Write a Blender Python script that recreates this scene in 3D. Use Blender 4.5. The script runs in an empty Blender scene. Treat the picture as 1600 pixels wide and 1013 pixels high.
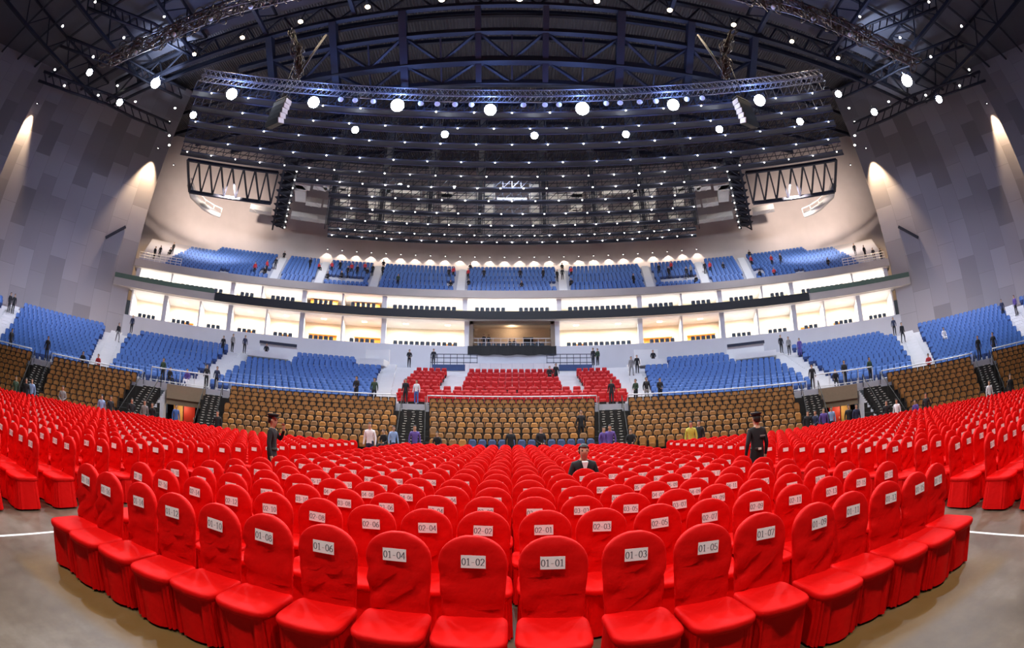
import bpy, math, random
import numpy as np
from mathutils import Vector, Matrix, Euler
random.seed(7)
rng = np.random.default_rng(7)
SC = bpy.context.scene
COL = SC.collection
PI = math.pi
H = 1.77                       # height of the camera above the arena floor
PITCH = math.radians(12.9)
FPX = 715.0                    # equisolid fisheye focal length in pixels of a 1600 px wide frame
R_ = math.radians

# ------------------------------------------------------------------ helpers
def sind(a): return math.sin(math.radians(a))
def cosd(a): return math.cos(math.radians(a))
def tand(a): return math.tan(math.radians(a))
def ordn(n):
    s = 'th' if 10 <= n % 100 <= 20 else {1: 'st', 2: 'nd', 3: 'rd'}.get(n % 10, 'th')
    return '%d%s' % (n, s)
def azel(x, y):
    """azimuth and elevation (degrees) of a sight line, read off the photograph"""
    dx = x - 800; dy = 506.5 - y
    r = math.hypot(dx, dy); th = 2 * math.asin(r / 2 / FPX); s = math.sin(th) / max(r, 1e-9)
    X = dx * s; U = dy * s; F = math.cos(th)
    Y = F * math.cos(PITCH) - U * math.sin(PITCH); Z = F * math.sin(PITCH) + U * math.cos(PITCH)
    return math.degrees(math.atan2(X, Y)), math.degrees(math.asin(Z))

def tag(o, label=None, cat=None, group=None, kind=None):
    if label: o['label'] = label
    if cat: o['category'] = cat
    if group: o['group'] = group
    if kind: o['kind'] = kind
    return o
def link(name, me, mats=None, parent=None, loc=None, rot=None):
    o = bpy.data.objects.new(name, me)
    if mats is not None and len(me.materials) == 0:
        for m in (mats if isinstance(mats, (list, tuple)) else [mats]): me.materials.append(m)
    COL.objects.link(o)
    if parent is not None: o.parent = parent
    if loc is not None: o.location = loc
    if rot is not None: o.rotation_euler = rot
    return o
def empty(name, loc=(0, 0, 0), rz=0, label=None, cat=None, group=None):
    o = bpy.data.objects.new(name, None); COL.objects.link(o)
    o.empty_display_size = .1
    o.location = loc; o.rotation_euler = (0, 0, rz)
    return tag(o, label, cat, group)

class MB:
    """collects shapes and links them as one mesh"""
    def __init__(s): s.v = []; s.f = []; s.m = []; s.sm = []
    def add(s, vs, fs, m=0, smooth=False):
        b = len(s.v); s.v += [tuple(p) for p in vs]
        for f in fs: s.f.append(tuple(i + b for i in f)); s.m.append(m); s.sm.append(smooth)
    def box(s, c, d, rz=0, m=0, M=None):
        hx, hy, hz = d[0] / 2, d[1] / 2, d[2] / 2
        vs = [Vector((x, y, z)) for z in (-hz, hz) for y in (-hy, hy) for x in (-hx, hx)]
        if M is None: M = Matrix.Rotation(rz, 3, 'Z')
        vs = [M @ p + Vector(c) for p in vs]
        s.add(vs, [(0, 2, 3, 1), (4, 5, 7, 6), (0, 1, 5, 4), (2, 6, 7, 3), (0, 4, 6, 2), (1, 3, 7, 5)], m)
    def bar(s, a, b, w, h=None, m=0):
        a = Vector(a); b = Vector(b); d = b - a; L = d.length
        if L < 1e-6: return
        h = h or w; y = d / L
        up = Vector((0, 0, 1)) if abs(y.z) < .95 else Vector((1, 0, 0))
        x = y.cross(up).normalized(); z = x.cross(y)
        M = Matrix((x, y, z)).transposed()
        s.box((a + b) / 2, (w, L, h), M=M, m=m)
    def tube(s, pts, r, n=8, m=0, cap=True, smooth=True):
        pts = [Vector(p) for p in pts]; k = len(pts); rs = r if isinstance(r, (list, tuple)) else [r] * k
        ring = []
        for i, p in enumerate(pts):
            d = (pts[min(i + 1, k - 1)] - pts[max(i - 1, 0)]).normalized()
            up = Vector((0, 0, 1)) if abs(d.z) < .9 else Vector((1, 0, 0))
            x = d.cross(up).normalized(); y = x.cross(d)
            ring.append([p + (x * math.cos(2 * PI * j / n) + y * math.sin(2 * PI * j / n)) * rs[i] for j in range(n)])
        vs = [q for rr in ring for q in rr]; fs = []
        for i in range(k - 1):
            for j in range(n):
                a = i * n + j; b = i * n + (j + 1) % n
                fs.append((a, b, b + n, a + n))
        if cap: fs += [tuple(range(n))[::-1], tuple((k - 1) * n + j for j in range(n))]
        s.add(vs, fs, m, smooth)
    def lathe(s, prof, n=12, m=0, c=(0, 0, 0), M=None, smooth=True):
        vs = []; fs = []
        for r, z in prof:
            for j in range(n):
                p = Vector((r * math.cos(2 * PI * j / n), r * math.sin(2 * PI * j / n), z))
                if M is not None: p = M @ p
                vs.append(p + Vector(c))
        for i in range(len(prof) - 1):
            for j in range(n):
                a = i * n + j; b = i * n + (j + 1) % n
                fs.append((a, b, b + n, a + n))
        fs += [tuple(range(n))[::-1], tuple((len(prof) - 1) * n + j for j in range(n))]
        s.add(vs, fs, m, smooth)
    def rings(s, R, m=0, close=True, cap0=False, cap1=False, smooth=True):
        n = len(R[0]); vs = [q for rr in R for q in rr]; fs = []
        for i in range(len(R) - 1):
            for j in range(n if close else n - 1):
                a = i * n + j; b = i * n + (j + 1) % n
                fs.append((a, b, b + n, a + n))
        if cap0: fs.append(tuple(range(n))[::-1])
        if cap1: fs.append(tuple((len(R) - 1) * n + j for j in range(n)))
        s.add(vs, fs, m, smooth)
    def mesh(s, name):
        me = bpy.data.meshes.new(name)
        me.from_pydata(s.v, [], s.f)
        me.polygons.foreach_set('material_index', s.m)
        me.polygons.foreach_set('use_smooth', s.sm)
        me.update()
        return me
    def build(s, name, mats, parent=None, loc=None, rot=None):
        return link(name, s.mesh(name), mats, parent, loc, rot)
def struct(name, mb, mats):
    o = mb.build(name, mats); o['kind'] = 'structure'; return o

def copies_mesh(src, mats_n, places):
    """numpy-merge many copies of one small mesh (only for masses past the first 300)"""
    nv = len(src.vertices); co = np.empty(nv * 3, 'f'); src.vertices.foreach_get('co', co); co = co.reshape(-1, 3)
    mxn = max(len(p.vertices) for p in src.polygons)
    lv = np.array([list(p.vertices) + [-1] * (mxn - len(p.vertices)) for p in src.polygons])
    mi = np.array([p.material_index for p in src.polygons])
    V = []
    for (x, y, z, a) in places:
        c, s_ = math.cos(a), math.sin(a)
        V.append(np.stack([co[:, 0] * c - co[:, 1] * s_ + x, co[:, 0] * s_ + co[:, 1] * c + y, co[:, 2] + z], 1))
    V = np.concatenate(V)
    F = []
    for k in range(len(places)): F.append(lv + (k * nv) * (lv >= 0))
    F = np.concatenate(F).tolist()
    F = [[i for i in f if i >= 0] for f in F]
    me = bpy.data.meshes.new(src.name + '_rest')
    me.from_pydata(V.tolist(), [], F)
    me.polygons.foreach_set('material_index', np.tile(mi, len(places)))
    me.update()
    return me

# ------------------------------------------------------------------ materials
def nt(name):
    m = bpy.data.materials.new(name); m.use_nodes = True
    t = m.node_tree; b = t.nodes['Principled BSDF']
    return m, t, b
def N(t, typ, **kw):
    n = t.nodes.new(typ)
    for k, v in kw.items():
        if k in n.inputs: n.inputs[k].default_value = v
        else: setattr(n, k, v)
    return n
def mat(name, col, rough=.6, metal=0., var=.12, scale=6., bump=0., bscale=40., spec=.4, sheen=0.):
    m, t, b = nt(name)
    b.inputs['Roughness'].default_value = rough; b.inputs['Metallic'].default_value = metal
    b.inputs['Specular IOR Level'].default_value = spec
    if sheen: b.inputs['Sheen Weight'].default_value = sheen
    tc = N(t, 'ShaderNodeTexCoord')
    nz = N(t, 'ShaderNodeTexNoise', Scale=scale, Detail=3.)
    t.links.new(tc.outputs['Object'], nz.inputs['Vector'])
    mx = N(t, 'ShaderNodeMix', data_type='RGBA')
    mx.inputs[6].default_value = (*[c * (1 - var) for c in col], 1); mx.inputs[7].default_value = (*[min(1, c * (1 + var)) for c in col], 1)
    t.links.new(nz.outputs['Fac'], mx.inputs[0]); t.links.new(mx.outputs[2], b.inputs['Base Color'])
    if bump:
        nb = N(t, 'ShaderNodeTexNoise', Scale=bscale, Detail=4.); t.links.new(tc.outputs['Object'], nb.inputs['Vector'])
        bp = N(t, 'ShaderNodeBump', Strength=bump, Distance=.02); t.links.new(nb.outputs['Fac'], bp.inputs['Height'])
        t.links.new(bp.outputs['Normal'], b.inputs['Normal'])
    return m
def emit(name, col, st):
    m, t, b = nt(name)
    b.inputs['Base Color'].default_value = (.8, .8, .8, 1)
    b.inputs['Emission Color'].default_value = (*col, 1); b.inputs['Emission Strength'].default_value = st
    m.cycles.emission_sampling = 'NONE'
    return m
RED = mat('red_cover_fabric', (.68, .0022, .0020), .6, var=.10, scale=3, bump=.3, bscale=14, spec=.12)
CARD = mat('white_card', (.93, .91, .91), .5, var=.03)
INK = mat('card_ink', (.10, .10, .13), .6, var=.05)
TAN = mat('tan_seat_plastic', (.33, .145, .038), .55, var=.22, scale=1.3)
TANF = mat('seat_frame_black', (.022, .016, .013), .6)
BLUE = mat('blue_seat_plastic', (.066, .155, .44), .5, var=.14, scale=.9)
BLUE_SHADE = mat('blue_seat_shade', (.018, .042, .15), .6)  # darker copy of the blue, shade between seats put into the colour
NAVY = mat('navy_seat_plastic', (.05, .085, .20), .5)
VIP = mat('vip_red_leather', (.52, .012, .016), .45)
ORNG = mat('orange_wood', (.75, .30, .05), .45, var=.2, scale=2)
WHITE = mat('white_painted_concrete', (.78, .77, .78), .6, var=.05, scale=1.2)
GREYW = mat('grey_fascia', (.50, .51, .58), .6, var=.06, scale=.8)
FASCB = mat('balcony_fascia_concrete', (.42, .38, .36), .65, var=.08, scale=.8)
CREAM = mat('suite_cream_wall', (.85, .76, .60), .6, var=.05)
BLACK = mat('black_cloth', (.012, .012, .014), .8)
BAND = mat('black_led_band', (.015, .015, .017), .5)
DECKB = mat('black_bleacher_deck', (.018, .017, .016), .7)
PALEW = mat('step_light_white', (.72, .70, .64), .5)  # plain white paint standing in for glowing step lights
BEIGE = mat('portal_beige_concrete', (.30, .235, .16), .7, var=.1)
REDDOOR = mat('portal_red_door', (.55, .03, .02), .5)
OCHRE = mat('portal_ochre_wall', (.75, .45, .15), .6)
CURT = mat('white_pleated_curtain', (.62, .62, .66), .7)
STEELD = mat('dark_roof_steel', (.020, .022, .034), .55, metal=.2, var=.2)  # bluish tone stands in for the hazy glow around the floodlights
STEELB = mat('catwalk_steel', (.034, .040, .066), .5, metal=.3, var=.2)  # blue haze glow put into the steel colour here too
ALU = mat('aluminium_truss', (.20, .205, .24), .4, metal=.6, var=.15)
RAILM = mat('pale_handrail', (.70, .70, .72), .35, metal=.3)
DUCT = mat('galvanised_duct', (.80, .78, .74), .5, metal=.2, var=.12, scale=1)
CABLE = mat('cable_rubber', (.085, .072, .058), .6, var=.5, scale=2)
SPKB = mat('speaker_black', (.006, .006, .007), .6)
SPKW = mat('speaker_white_side', (.75, .76, .80), .5)
GLASSY = mat('balustrade_green_edge', (.10, .15, .12), .2)
SKIN = mat('skin', (.55, .33, .22), .55)
HAIR = mat('black_hair', (.012, .010, .010), .6)
CL = {'black': mat('black_uniform', (.013, .013, .017), .75), 'navy': mat('navy_uniform', (.02, .028, .07), .75),
      'white': mat('white_shirt', (.75, .74, .78), .7), 'purple': mat('purple_vest', (.10, .06, .28), .7),
      'blue': mat('denim_blue', (.06, .12, .35), .75), 'red': mat('red_uniform', (.50, .03, .04), .7),
      'grey': mat('grey_clothes', (.24, .23, .23), .75), 'green': mat('dark_green_clothes', (.03, .06, .035), .75),
      'yellow': mat('yellow_green_vest', (.55, .55, .08), .7), 'lblue': mat('light_blue_shirt', (.25, .36, .60), .7)}
LENSW = emit('lamp_white_glow', (1, .96, .90), 9)
LENSWARM = emit('lamp_warm_glow', (1, .72, .42), 16)
FLOOD = emit('floodlight_lens_glow', (.86, .93, 1), 60)
LENSUNLIT = mat('stage_lamp_glass', (.70, .72, .78), .25)
CEILP = emit('suite_ceiling_light', (1, .90, .72), 5)

def floor_mat():
    m, t, b = nt('arena_floor_concrete'); tc = N(t, 'ShaderNodeTexCoord')
    n1 = N(t, 'ShaderNodeTexNoise', Scale=.55, Detail=6., Roughness=.65); n2 = N(t, 'ShaderNodeTexNoise', Scale=7., Detail=6., Roughness=.7)
    for n in (n1, n2): t.links.new(tc.outputs['Object'], n.inputs['Vector'])
    cr = N(t, 'ShaderNodeValToRGB'); e = cr.color_ramp.elements
    e[0].position = .32; e[0].color = (.062, .042, .024, 1); e[1].position = .68; e[1].color = (.20, .170, .135, 1)
    x = e.new(.5); x.color = (.112, .083, .056, 1)
    t.links.new(n1.outputs['Fac'], cr.inputs['Fac'])
    mx = N(t, 'ShaderNodeMix', data_type='RGBA', blend_type='MULTIPLY'); mx.inputs[0].default_value = .45
    c2 = N(t, 'ShaderNodeValToRGB'); c2.color_ramp.elements[0].position = .35; c2.color_ramp.elements[0].color = (.55, .52, .5, 1); c2.color_ramp.elements[1].position = .62
    t.links.new(n2.outputs['Fac'], c2.inputs['Fac']); t.links.new(cr.outputs['Color'], mx.inputs[6]); t.links.new(c2.outputs['Color'], mx.inputs[7])
    # an ochre strip on the floor just before the first row
    sx = N(t, 'ShaderNodeSeparateXYZ'); t.links.new(tc.outputs['Object'], sx.inputs[0])
    m1 = N(t, 'ShaderNodeMapRange', interpolation_type='SMOOTHSTEP'); m1.inputs[1].default_value = 1.82; m1.inputs[2].default_value = 2.02; t.links.new(sx.outputs[1], m1.inputs[0])
    m2 = N(t, 'ShaderNodeMapRange', interpolation_type='SMOOTHSTEP'); m2.inputs[1].default_value = 2.30; m2.inputs[2].default_value = 2.62; m2.inputs[3].default_value = 1; m2.inputs[4].default_value = 0; t.links.new(sx.outputs[1], m2.inputs[0])
    ab = N(t, 'ShaderNodeMath', operation='ABSOLUTE'); t.links.new(sx.outputs[0], ab.inputs[0])
    m3 = N(t, 'ShaderNodeMapRange'); m3.inputs[1].default_value = 4.3; m3.inputs[2].default_value = 4.8; m3.inputs[3].default_value = .75; m3.inputs[4].default_value = 0; t.links.new(ab.outputs[0], m3.inputs[0])
    p1 = N(t, 'ShaderNodeMath', operation='MULTIPLY'); p2 = N(t, 'ShaderNodeMath', operation='MULTIPLY'); t.links.new(m1.outputs[0], p1.inputs[0]); t.links.new(m2.outputs[0], p1.inputs[1]); t.links.new(p1.outputs[0], p2.inputs[0]); t.links.new(m3.outputs[0], p2.inputs[1])
    mo = N(t, 'ShaderNodeMix', data_type='RGBA'); mo.inputs[7].default_value = (.15, .085, .016, 1); t.links.new(p2.outputs[0], mo.inputs[0]); t.links.new(mx.outputs[2], mo.inputs[6])
    t.links.new(mo.outputs[2], b.inputs['Base Color'])
    mr = N(t, 'ShaderNodeMapRange'); mr.inputs[3].default_value = .28; mr.inputs[4].default_value = .6
    t.links.new(n2.outputs['Fac'], mr.inputs[0]); t.links.new(mr.outputs[0], b.inputs['Roughness'])
    return m
FLOORM = floor_mat()
def wall_mat():
    """tall upright panels, staggered column by column, in a few greys (UV: u along the wall, v up, metres)"""
    m, t, b = nt('acoustic_wall_panels'); uv = N(t, 'ShaderNodeUVMap')
    sep = N(t, 'ShaderNodeSeparateXYZ'); com = N(t, 'ShaderNodeCombineXYZ')
    t.links.new(uv.outputs[0], sep.inputs[0]); t.links.new(sep.outputs[1], com.inputs[0]); t.links.new(sep.outputs[0], com.inputs[1])
    br = N(t, 'ShaderNodeTexBrick', offset=.5, offset_frequency=2, squash_frequency=2)
    br.inputs['Color1'].default_value = (.335, .32, .35, 1); br.inputs['Color2'].default_value = (.155, .14, .15, 1); br.inputs['Mortar'].default_value = (.22, .21, .22, 1)
    br.inputs['Scale'].default_value = 1; br.inputs['Mortar Size'].default_value = .02; br.inputs['Bias'].default_value = -.25
    br.inputs['Brick Width'].default_value = 4.2; br.inputs['Row Height'].default_value = 2.3
    t.links.new(com.outputs[0], br.inputs['Vector']); t.links.new(br.outputs['Color'], b.inputs['Base Color'])
    b.inputs['Roughness'].default_value = .7
    return m
WALLM = wall_mat()
def deck_mat():
    m, t, b = nt('corrugated_roof_deck'); tc = N(t, 'ShaderNodeTexCoord')
    wv = N(t, 'ShaderNodeTexWave', Scale=.9, bands_direction='X'); t.links.new(tc.outputs['Object'], wv.inputs['Vector'])
    bp = N(t, 'ShaderNodeBump', Strength=.8, Distance=.12); t.links.new(wv.outputs['Fac'], bp.inputs['Height']); t.links.new(bp.outputs['Normal'], b.inputs['Normal'])
    nz = N(t, 'ShaderNodeTexNoise', Scale=.25, Detail=3.); t.links.new(tc.outputs['Object'], nz.inputs['Vector'])
    cr = N(t, 'ShaderNodeValToRGB'); cr.color_ramp.elements[0].color = (.026, .026, .036, 1); cr.color_ramp.elements[1].color = (.085, .08, .095, 1)
    t.links.new(nz.outputs['Fac'], cr.inputs['Fac']); t.links.new(cr.outputs['Color'], b.inputs['Base Color'])
    b.inputs['Roughness'].default_value = .5
    return m
DECKM = deck_mat()

# ------------------------------------------------------------------ plan of the bowl (all in metres, seen from above)
_p = np.array([0, 6, 12, 19, 26, 33, 39, 45, 50, 55, 60, 65, 70, 76, 82, 90.])
_r = np.array([30.1, 30.2, 30.5, 31.1, 31.8, 32.7, 33.5, 34.0, 34.4, 34.8, 35.3, 36.2, 37.8, 40.2, 43, 47.])
_pp = np.linspace(0, 90, 361); _rr = np.interp(_pp, _p, _r)
_k = np.exp(-.5 * (np.arange(-24, 25) / 9.) ** 2); _k /= _k.sum()
_rr = np.convolve(np.concatenate([_rr[24:0:-1], _rr, [_rr[-1]] * 24]), _k, 'valid')
def rB(a): return float(np.interp(abs(a), _pp, _rr))
def circ_r(a, yc, R):
    c = cosd(a); s = sind(a)
    return c * yc + math.sqrt(max(0, R * R - yc * yc * s * s))
def pol(a, r, z=0): return Vector((r * sind(a), r * cosd(a), z))
# tan bleacher
NT = 9
def tan_pt(a, i): return pol(a, rB(a) - 6.2 + .72 * i)
def tan_z(i): return .22 + .305 * i
# blue lower bowl
NBL = 15
ZB0, ZB1 = 3.15, 7.62
_pb = [0, 15, 17, 39.7, 53.8, 70, 80]; _pt = [0, 13.9, 15.9, 33, 51.7, 66.5, 75]
def blue_pt(a, t):
    b = pol(a, rB(a) + 1.35); at = math.copysign(float(np.interp(abs(a), _pb, _pt)), a)
    q = pol(at, circ_r(at, -3.5, 48.6)); return b.lerp(q, t)
def blue_z(t): return ZB0 + (ZB1 - ZB0) * (.86 * t + .14 * t * t)
# ring of boxes and balcony: arcs about (0,-13)
YC = -13.; R0 = 63.
def th_of(a):
    r = circ_r(a, YC, R0); return math.degrees(math.atan2(r * sind(a), r * cosd(a) - YC))
def arc(a, R, z=0):
    """a = direction seen from the stage (deg) at the ring radius"""
    t = th_of(a); return Vector((R * sind(t), YC + R * cosd(t), z))
def bal_z(k): return 16.55 + .5 * k
def bal_R(k): return 63.7 + .8 * k
YG = -14.4; HG = 24.0; ZG = H + HG      # technical grid: arcs about (0,-14.4)
def grid_pt(a, d, z): return pol(a, circ_r(a, YG, d - YG), z)
def along(fn, a0, a1, step, start=.5):
    """points at equal spacing along the curve fn(a); returns list of (point, yaw)"""
    A = np.linspace(a0, a1, max(8, int(abs(a1 - a0) * 6)))
    P = [fn(a) for a in A]; P2 = np.array([(p.x, p.y) for p in P])
    L = np.concatenate([[0], np.cumsum(np.hypot(*np.diff(P2, axis=0).T))])
    n = int(L[-1] / step + 1e-6)
    if n < 1: return []
    s = (L[-1] - n * step) / 2 + step * (np.arange(n) + start)
    X = np.interp(s, L, P2[:, 0]); Y = np.interp(s, L, P2[:, 1]); Z = np.interp(s, L, [p.z for p in P])
    e = .05
    X2 = np.interp(s + e, L, P2[:, 0]) - np.interp(s - e, L, P2[:, 0]); Y2 = np.interp(s + e, L, P2[:, 1]) - np.interp(s - e, L, P2[:, 1])
    return [(Vector((X[i], Y[i], Z[i])), math.atan2(Y2[i], X2[i])) for i in range(n)]

# ------------------------------------------------------------------ setting
mb = MB(); mb.box((0, 22, -.1), (150, 90, .2)); struct('floor', mb, FLOORM)
mb = MB()
for sx in (-1, 1): mb.box((sx * 5.25, 9.5, .002), (.05, 17.5, .004))
struct('trim_1', mb, CARD)['label'] = 'thin white line painted on the floor'

def ring_strip(prof, A):
    """prof: list of functions a -> Vector ; swept over the angles A"""
    m = MB(); m.rings([[f(a) for f in prof] for a in A], close=False, smooth=False); return m
AA = list(np.linspace(-88, 88, 177))
# tan bleacher deck
pr = [lambda a: pol(a, rB(a) - 6.2 - .36, 0)]
for i in range(NT):
    for d in (-.36, .36): pr.append(lambda a, i=i, d=d: pol(a, rB(a) - 6.2 + .72 * i + d, tan_z(i)))
pr += [lambda a: pol(a, rB(a) + .0, tan_z(NT - 1)), lambda a: pol(a, rB(a) + .0, ZB0)]
PORT = (39.6, 45.0)       # the two portals cut through the tan banks
for nm, (a0, a1) in (('middle', (-PORT[0], PORT[0])), ('left', (-86, -PORT[1])), ('right', (PORT[1], 86))):
    m = ring_strip(pr, list(np.linspace(a0, a1, 90)))
    for a in (a0, a1):   # close the end
        prof = [f(a) for f in pr]; m.add(prof + [pol(a, rB(a), 0)], [tuple(range(len(prof) + 1))])
    struct('floor_bleacher_' + nm, m, DECKB)
# blue bowl deck
pr = [lambda a: pol(a, rB(a), ZB0 - .45), lambda a: pol(a, rB(a), ZB0)]
dt = 1. / NBL
for j in range(NBL):
    for e in (0, 1):
        pr.append(lambda a, j=j, e=e: (lambda p: Vector((p.x, p.y, blue_z(j * dt))))(blue_pt(a, (j + e) * dt - dt * .35)))
pr.append(lambda a: (lambda p: Vector((p.x * 1.18, p.y * 1.18, blue_z(1 - dt))))(blue_pt(a, 1)))
struct('floor_lower_bowl', ring_strip(pr, list(np.linspace(-79, 79, 200))), WHITE)
# slab edge under the rail
m = ring_strip([lambda a: pol(a, rB(a) + .25, ZB0 + .02), lambda a: pol(a, rB(a) - .05, ZB0 + .02), lambda a: pol(a, rB(a) - .05, ZB0 - .5)], AA)
struct('trim_2', m, GREYW)['label'] = 'pale slab edge above the tan seats'

# ring wall, boxes, balcony slabs
AS = list(np.linspace(-50.8, 50.8, 120))
Z1F, Z1C = 10.65, 13.55; ZBT = 14.45; Z2F, Z2C = 13.95, 16.15; ZFT = 17.0
struct('wall_ring', ring_strip([lambda a: arc(a, R0, 7.0), lambda a: arc(a, R0, Z1F), lambda a: arc(a, R0 + .15, Z1F), lambda a: arc(a, R0 + .15, Z1F - .4)], list(np.linspace(-53.5, 53.5, 130))), GREYW)
for nm, z0, z1 in (('lower_boxes', Z1F, Z1C), ('upper_boxes', Z2F, Z2C)):
    struct('floor_' + nm, ring_strip([lambda a: arc(a, R0 + .2, z0 - (.4 if z0 < 12 else -.45)), lambda a: arc(a, R0 + 6, z0 - (.4 if z0 < 12 else -.45))], AS), GREYW)
    struct('wall_' + nm, ring_strip([lambda a: arc(a, R0 + 5, z0 - .28), lambda a: arc(a, R0 + 5, z1)], AS), CREAM)
    struct('ceiling_' + nm, ring_strip([lambda a: arc(a, R0 - .3, z1 - .04), lambda a: arc(a, R0 + 6, z1 - .04)], AS), WHITE)
def slab(a0, a1, Ra, Rb, z0, z1, n=80):
    A = list(np.linspace(a0, a1, n))
    m = ring_strip([lambda a: arc(a, Rb, z0), lambda a: arc(a, Ra, z0), lambda a: arc(a, Ra, z1), lambda a: arc(a, Rb, z1)], A)
    for a in (a0, a1): m.add([arc(a, Rb, z0), arc(a, Ra, z0), arc(a, Ra, z1), arc(a, Rb, z1)], [(0, 1, 2, 3)])
    return m
struct('trim_3', slab(-53.2, 53.2, R0 - .9, R0 + 1, Z1C, ZBT - .08), FASCB)['label'] = 'grey slab between the two rings of boxes'
struct('trim_4', slab(-50.9, 50.9, R0 - .4, R0 + 2, Z2C, ZFT), FASCB)['label'] = 'grey-brown balcony fascia'
o = slab(-39, 39, R0 - 1.0, R0 - .9, Z1C - .02, ZBT, 90).build('led_ribbon', BAND)
tag(o, 'long black ribbon screen running along the slab between the two rings of boxes', 'screen')
for sx, nm in ((-1, 'left'), (1, 'right')):
    m = slab(sx * 39.2, sx * 53.2, R0 - .92, R0 - .86, ZBT - .1, ZBT + .42, 30)
    tag(m.build('balustrade_rail', GLASSY), 'low dark green rail on top of the slab at its %s end' % nm, 'rail')
# balcony deck and rear wall
pr = [lambda a: arc(a, R0 - .4, ZFT), lambda a: arc(a, R0 - .2, ZFT), lambda a: arc(a, R0 - .2, bal_z(0))]
NBA = 15
for k in range(NBA):
    for d in (-.4, .4): pr.append(lambda a, k=k, d=d: arc(a, bal_R(k) + d, bal_z(k)))
pr.append(lambda a: arc(a, 77.5, bal_z(NBA - 1)))
struct('floor_balcony', ring_strip(pr, list(np.linspace(-50.9, 50.9, 120))), GREYW)
BACKW = mat('balcony_rear_wall_plaster', (.66, .58, .55), .75, var=.10, scale=.5)
struct('wall_rear', ring_strip([lambda a: arc(a, 77.0, 15), lambda a: arc(a, 77.0, 42)], list(np.linspace(-58, 58, 120))), BACKW)

# side walls with staggered panels
def side_wall(sx, nm):
    pts = [(42., 34.0), (46.6, 26.6), (51., 19.4), (54.1, 14.3)]
    pts2 = [(52.8, 14.8), (55.4, 9.9), (57.6, 5.4), (60.5, 0.), (64, -8)]
    me = bpy.data.meshes.new('wall_' + nm); vs = []; fs = []; uvs = []
    u = 0
    for chain in (pts, pts2):
        for i in range(len(chain) - 1):
            (x0, y0), (x1, y1) = chain[i], chain[i + 1]; L = math.hypot(x1 - x0, y1 - y0); b = len(vs)
            vs += [(sx * x0, y0, 0), (sx * x1, y1, 0), (sx * x1, y1, 41), (sx * x0, y0, 41)]
            fs.append((b, b + 1, b + 2, b + 3) if sx > 0 else (b, b + 3, b + 2, b + 1))
            q = [(u, 0), (u + L, 0), (u + L, 41), (u, 41)]; uvs += q if sx > 0 else [q[0], q[3], q[2], q[1]]; u += L
    b = len(vs); vs += [(sx * pts[-1][0], pts[-1][1], 0), (sx * pts2[0][0], pts2[0][1], 0), (sx * pts2[0][0], pts2[0][1], 41), (sx * pts[-1][0], pts[-1][1], 41)]
    fs.append((b, b + 1, b + 2, b + 3)); uvs += [(0, 0), (1, 0), (1, 41), (0, 41)]
    # the end of the wall turns back behind the boxes
    b = len(vs); vs += [(sx * 42, 34, 0), (sx * 47.5, 38.5, 0), (sx * 47.5, 38.5, 41), (sx * 42, 34, 41)]
    fs.append((b, b + 1, b + 2, b + 3)); uvs += [(0, 0), (7, 0), (7, 41), (0, 41)]
    me.from_pydata(vs, [], fs); l = me.uv_layers.new(name='UVMap')
    for i, q in enumerate(uvs): l.data[i].uv = q
    o = link('wall_' + nm, me, WALLM); o['kind'] = 'structure'
    return o
side_wall(-1, 'left'); side_wall(1, 'right')
for sx, nm in ((-1, 'left'), (1, 'right')):
    mb = MB(); mb.bar((sx * 43.1, 31.9, 20.2), (sx * 44.3, 30.0, 18.3), .3)
    tag(mb.build('wall_mounted_bracket', STEELD), 'short dark slanting bar on the %s side wall near its corner' % nm, 'bracket')

# ------------------------------------------------------------------ roof
mb = MB(); mb.box((0, 55, 42.2), (170, 66, .3)); struct('ceiling', mb, DECKM)
mb = MB(); mb.box((0, 3, 35.6), (150, 38, .3)); struct('ceiling_front', mb, mat('grey_roof_panels', (.095, .095, .115), .6, var=.25, scale=.3))  # grey lifted above the main deck to put floodlit brightness into the colour
ROOFG = 'roof beams over the floor'
for sx in (-1, 1):
    for i, x in enumerate((4.2, 12.6, 21, 29.4, 37.8, 46.2)):
        mb = MB()
        for z in (32.3, 35.1): mb.bar((sx * x, -6, z), (sx * x, 22, z), .32 if z < 33 else .2)
        for q in range(12):
            y0 = -6 + q * 28 / 12; y1 = y0 + 28 / 12; za, zb = (32.3, 35.1) if q % 2 else (35.1, 32.3)
            mb.bar((sx * x, y0, za), (sx * x, y1, zb), .12)
        tag(mb.build('roof_beam_truss', STEELD), 'dark roof truss running towards the seats, %s out from the middle on the %s' % (ordn(i + 1), 'left' if sx < 0 else 'right'), 'truss', ROOFG)
for i, y in enumerate((20.2, 18.2, 15.2, 12.2, 9.2, 6.2)):
    mb = MB(); mb.bar((-62, y, 34.6), (62, y, 34.6), .26)
    tag(mb.build('roof_beam_purlin', STEELD), 'dark purlin across the front roof, %s behind the main beam' % ordn(i + 1), 'beam', 'purlins of the front roof')
mb = MB()                                     # main double beam across the hall
for y, z in ((22, 31.8), (22, 34.4), (23.0, 31.6)): mb.bar((-44, y, z), (44, y, z), .4 if y < 23 else .25)
for q in range(-22, 22): mb.bar((q * 2, 22, 31.8 if q % 2 else 34.4), (q * 2 + 2, 22, 34.4 if q % 2 else 31.8), .16)
tag(mb.build('main_roof_beam', STEELD), 'long dark double beam arching across the whole hall below the front roof', 'beam')
def slope(x, u): return Vector((x, 27 - 5 * u, ZG + 4.4 * u + 1.6))
g = empty('hanging_braced_frame', slope(0, 0), label='dark braced steel frame sloping up from the front catwalk to the main beam', cat='truss')
def fr(name, fn):
    m = MB(); fn(m); o = m.build(name, STEELD, g); o.matrix_parent_inverse = Matrix.Translation(-g.location)
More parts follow.
